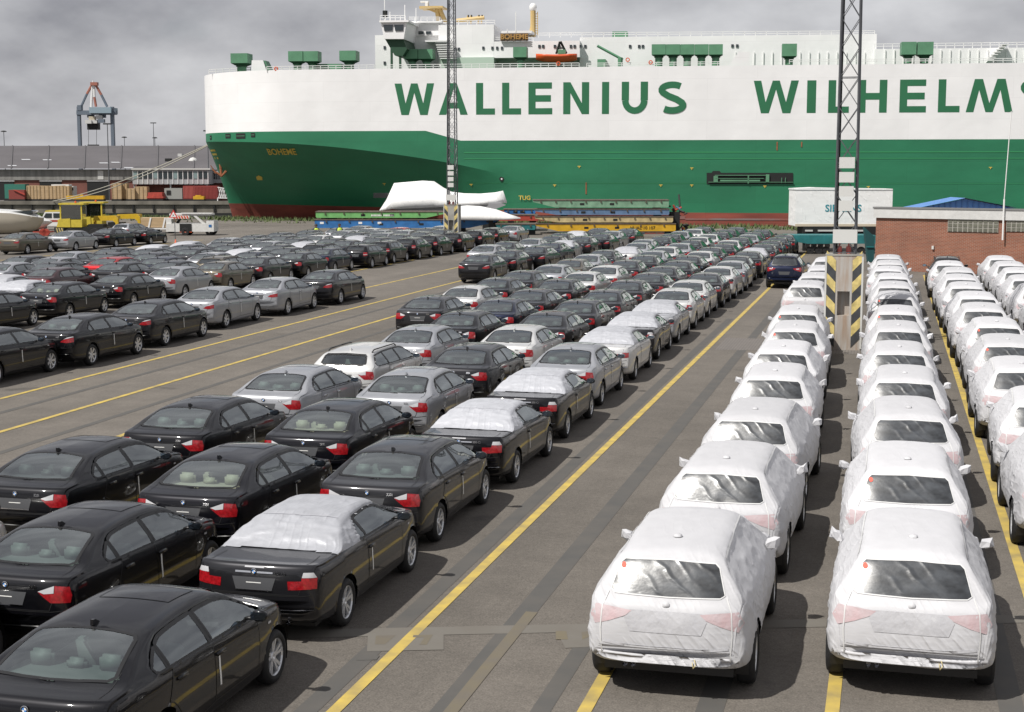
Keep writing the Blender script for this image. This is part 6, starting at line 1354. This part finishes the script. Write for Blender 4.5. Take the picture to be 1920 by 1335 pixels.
OFW = mat('office_grey', (.34, .35, .36), .6); f.box('gallery_body', 248, 318, 392, 345.5, 0, 8, OFW); f.box('roof_slab', 246, 315.5, 394, 318.2, -.4, 8.3, PALEB); f.box('undercroft', 256, 345.6, 386, 377, 2, 8, BR2, zmin=0)
for i in range(15): px = 250+i*9.4; w_ = f.box('window', px, 321.5, px+7.2, 335, -.08, -.004, WINB if i % 4 else mat('window_pale', (.2, .28, .28), .1, coat=1)); f.box('mullion', px+7.4, 320.5, px+9.2, 344.5, -.12, -.004, RAILW)
for px in (252, 320, 388): f.box('column', px-1.5, 345.6, px+1.5, 377, .3, .8, OFW, zmin=0)
f = Far('second_office', 412, 297, 'darker windowed gallery half hidden by the ship bow', 'office'); f.box('gallery_body', 395, 320, 450, 343, 0, 6, OFW); f.box('undercroft', 397, 343.1, 448, 377, 1, 6, BR2, zmin=0)
for i in range(9): f.box('window', 396.5+i*4.2, 324, 399.5+i*4.2, 336, -.08, -.004, WINB)
# gantry crane
CRB = mat('crane_blue_grey', (.13, .16, .20), .6, noise_amt=.2); CRR = mat('crane_red', (.34, .13, .09), .6); CRL = mat('crane_light_blue', (.25, .33, .38), .6)
f = Far('gantry_crane', 180, 430, 'blue-grey gantry crane with red and white top frame behind the warehouse', 'crane')
for a in (143.5, 206): 
    for dy in (0, 14): f.box('crane_leg', a, 200, a+9, 300, dy, dy+1.4, CRB, zmin=0)
f.box('portal_beam', 143, 207, 217, 215, -.2, 1.6, CRB); f.box('leg_cap', 144.5, 197, 152, 207, -.3, 1.7, CRB); f.box('machine_house', 167, 201, 208, 212, -1.5, 6, CRL)
for (x0, y0), (x1, y1), m in (((152, 200), (163, 176), CRB), ((163, 176), (172, 160), CRR), ((201, 200), (190, 178), CRB), ((190, 178), (180, 160), CRR), ((171, 201), (173, 160), RAILW), ((180, 200), (177, 182), CRR), ((177, 182), (176, 160), RAILW)):
    b = MB(); b.bar(f.P(x0, y0, .6), f.P(x1, y1, .6), .36, m, 6); b.obj('top_frame_strut', f.root)
f.box('apex', 169, 154, 182, 160, -.2, 1.5, CRR); b = MB(); b.bar(f.P(175, 155), f.P(175, 151), .2, RAILW, 5); b.obj('apex_aerial', f.root)
rj = random.Random(9); b = MB(); c0 = f.P(179, 224)
for i in range(9): a = c0+Vector((rj.uniform(-2.6, 2.2), rj.uniform(-1, 2), rj.uniform(-.9, 1.2))); b.box(a.x-.9, a.x+.9, a.y-.6, a.y+.6, a.z-.5, a.z+.5, rj.choice([PALEB, BLKM, mat('cab_cream', (.45, .40, .30), .6), CRB]))
b.obj('trolley_cab', f.root); f.box('trolley', 163, 230, 184, 243, .2, 2.5, BLKM); b = MB()
for px in (166, 181): b.bar(f.P(px, 243, 1), f.P(px, 272, 1), .06, BLKM, 4)
b.obj('hoist_cables', f.root); f.box('spreader', 164, 271, 184, 273, .4, 1.6, BLKM)
for px, yt_, D, lb in ((10, 247, 420, 'mushroom-headed lamp post behind the warehouse roof, left of the crane'), (235, 258, 450, 'short mushroom-headed lamp post just right of the crane'), (290, 231, 430, 'tall double-arm lamp post behind the warehouse'), (292, 259, 470, 'small mushroom lamp post beside the tall double-arm one'), (204, 233, 300, 'thin tall lamp post standing before the warehouse wall'), (391, 246, 298, 'thin lamp post in front of the office gallery')):
    f = Far('lamp_post', px, D, lb, 'lamp post', 'lamp posts on the far quay'); t = f.P(px, yt_); b = MB(); b.bar((0, 0, 0), (0, 0, t.z), .14, STEEL, 6, .08); b.obj('pole', f.root); b = MB()
    if 'mushroom' in lb: b.lathe([(t.z-.1, .1), (t.z, .9), (t.z+.25, .6), (t.z+.35, .001)], BLKM, 12, 'z')
    else: b.box(-.8, .8, -.2, .2, t.z-.05, t.z+.2, BLKM)
    b.obj('lamp_head', f.root)
# cargo on the far quay
def farbox(name, px0, py0, px1, py1, D, dep, m, label, cat, grp=None, trim=None):
    f = Far(name, (px0+px1)/2, D, label, cat, grp); f.box('body', px0, py0, px1, py1, 0, dep, m, zmin=.45)
    b = MB(); a, c = f.P(px0, py1), f.P(px1, py1); b.box(a.x-.1, c.x+.1, -.1, dep+.1, 0, .447, BLKM); b.obj('skid', f.root)
    if trim:
        n_ = max(2, int((px1-px0)/6))
        for i in range(n_+1): px = px0+(px1-px0)*i/n_; a = f.P(px, py0+.4); b = MB(); b.box(a.x-.07, a.x+.07, -.08, -.003, .5, a.z, trim); b.obj('batten', f.root)
    return f
W2_ = mat('crate_batten', (.36, .25, .13), .8)
cl = ['pale tall crate at the start of the left crate row', 'second crate in the left crate row', 'third crate in the left crate row, narrower', 'fourth crate in the left crate row', 'last crate in the left crate row beside the white truck']
for i, (a, c, y0) in enumerate(((50, 74, 348), (75, 90, 348.5), (91, 104, 348.5), (105, 117, 348), (118, 129, 349))): farbox('timber_crate', a, y0, c, 371.5, 290, 2.4, WOOD, cl[i], 'crate', 'timber crates on the far quay', W2_)
cl = ['tallest crate in the right crate group by the dark door', 'tall crate beside the tallest one in the right group', 'low crate in the middle of the right crate group', 'wide crate at the red trailer end of the right group', 'small pale crate on top of the right crate group']
for i, (a, c, y0, D) in enumerate(((210, 227, 343.5, 290), (228, 237, 344, 291), (237.5, 252, 353.5, 289.5), (253, 275, 350, 290))): farbox('timber_crate', a, y0, c, 371.5, D, 2.4, WOOD, cl[i], 'crate', 'timber crates on the far quay', W2_)
f = farbox('shipping_container', 343, 348.5, 408, 373, 290, 2.5, mat('container_red', (.25, .04, .036), .6, noise_amt=.15), 'dark red shipping container beside the ship bow', 'container')
for i in range(8): px = 345+i*2.4; a = f.P(px, 350); b = MB(); b.box(a.x-.05, a.x+.05, -.06, -.003, .6, a.z, mat('container_rib', (.48, .12, .10), .6)); b.obj('door_bar', f.root)
for i in range(16): px = 366+i*2.6; a = f.P(px, 350); b = MB(); b.box(a.x-.07, a.x+.07, -.05, -.003, .6, a.z, MATS['container_red']); b.obj('side_rib', f.root)
f = farbox('shipping_container', 8, 345.5, 47, 358, 296, 2.5, mat('container_green', (.03, .16, .12), .6), 'dark green container at the left behind red machinery', 'container')
f = farbox('red_machine', 16, 356, 46, 372, 289, 2, mat('machine_red', (.22, .045, .035), .6), 'low red machinery on the far quay left of the crates', 'machine'); f.poly('machine_arm', [(24, 356), (28, 356), (46, 363), (46, 366)], -.3, -.05, TRD)
f = farbox('yellow_beam', 124, 367, 194, 373.5, 288, 1.2, TYE, 'long orange-yellow steel beam lying before the warehouse door', 'beam'); f.poly('beam_hook', [(150, 367), (156, 367), (154, 363), (151, 363)], .1, .4, TYE)
f = farbox('red_flat_trailer', 277, 361, 304, 365, 289, 2.4, TRD, 'red flat trailer stack between crates and container', 'trailer'); f.box('second_deck', 275, 368, 306, 371.5, -.2, 2.4, TRD)
f = farbox('yellow_machine', 362, 368, 382, 374, 287.5, 1.6, TYE, 'small yellow machine in front of the red container', 'machine'); f.box('counterweight', 366, 366, 376, 368, .2, 1.2, TYE)
f = farbox('grey_machine', 308, 353, 342, 372, 291, 2.4, mat('machine_grey', (.30, .31, .29), .6), 'grey-green machinery with white panel beside the red container', 'machine'); f.box('panel', 312, 357, 320, 365, -.1, -.004, BLKM); f.box('white_tag', 300.5, 372, 306, 378, -.6, -.5, WHT)
f = Far('white_truck', 128, 292.5, 'white lorry parked at the end of the left crate row', 'truck'); f.box('cab', 130, 349, 138, 368, 0, 2.4, HULLW, zmin=.5); f.box('load_box', 96, 345.8, 129.5, 366, .2, 2.4, HULLW, zmin=.9); f.box('windscreen', 133, 351, 137.6, 357, -.06, -.004, WINB)
for px in (104, 112, 134): a = f.P(px, 372); b = MB(); b.lathe([(-.1, .001), (-.1, .5), (.15, .5)], RUB, 14, 'y', (a.x, .2, .5)); b.obj('wheel', f.root)
f = Far('lattice_boom', 418, 288, 'white lattice boom section lying beside the ship bow', 'boom'); b = MB()
for k in range(8):
    a, c = f.P(410+k*4, 352+k*.8), f.P(414+k*4, 371); b.bar(a, c, .08, RAILW, 4); b.bar(f.P(414+k*4, 352+k*.8), f.P(410+k*4, 371), .08, RAILW, 4)
b.bar(f.P(408, 351), f.P(445, 358), .12, RAILW, 4); b.bar(f.P(408, 371), f.P(445, 372), .12, RAILW, 4); b.bar(f.P(408, 371), (f.P(408, 371).x, 0, 0), .12, RAILW, 4); b.bar(f.P(444, 372), (f.P(444, 372).x, 0, 0), .12, RAILW, 4); b.obj('boom_truss', f.root)
# mooring ropes from the bow
ROPE = mat('rope', (.42, .40, .34), .8)
for k, (a, bx, c, d, lb) in enumerate(((396, 268, 98, 374, 'upper pale mooring rope from the ship bow to the far quay'), (392, 271.5, 110, 373.5, 'lower pale mooring rope from the ship bow to the far quay'))):
    s_, z_ = SP(a, bx, 13); P0 = SO+es*s_+et*13+Vector((0, 0, z_)); P1 = PD(c, d, 286.5); P1.z = .1; b = MB(); pts = []
    for i in range(21): u = i/20; q = P0.lerp(P1, u); q.z -= 1.6*4*u*(1-u)*.5*(1+.3*k); pts.append(q)
    b.tube(pts, .075, ROPE, 5); tag(b.obj('mooring_rope'), lb, 'rope', 'mooring ropes at the bow')
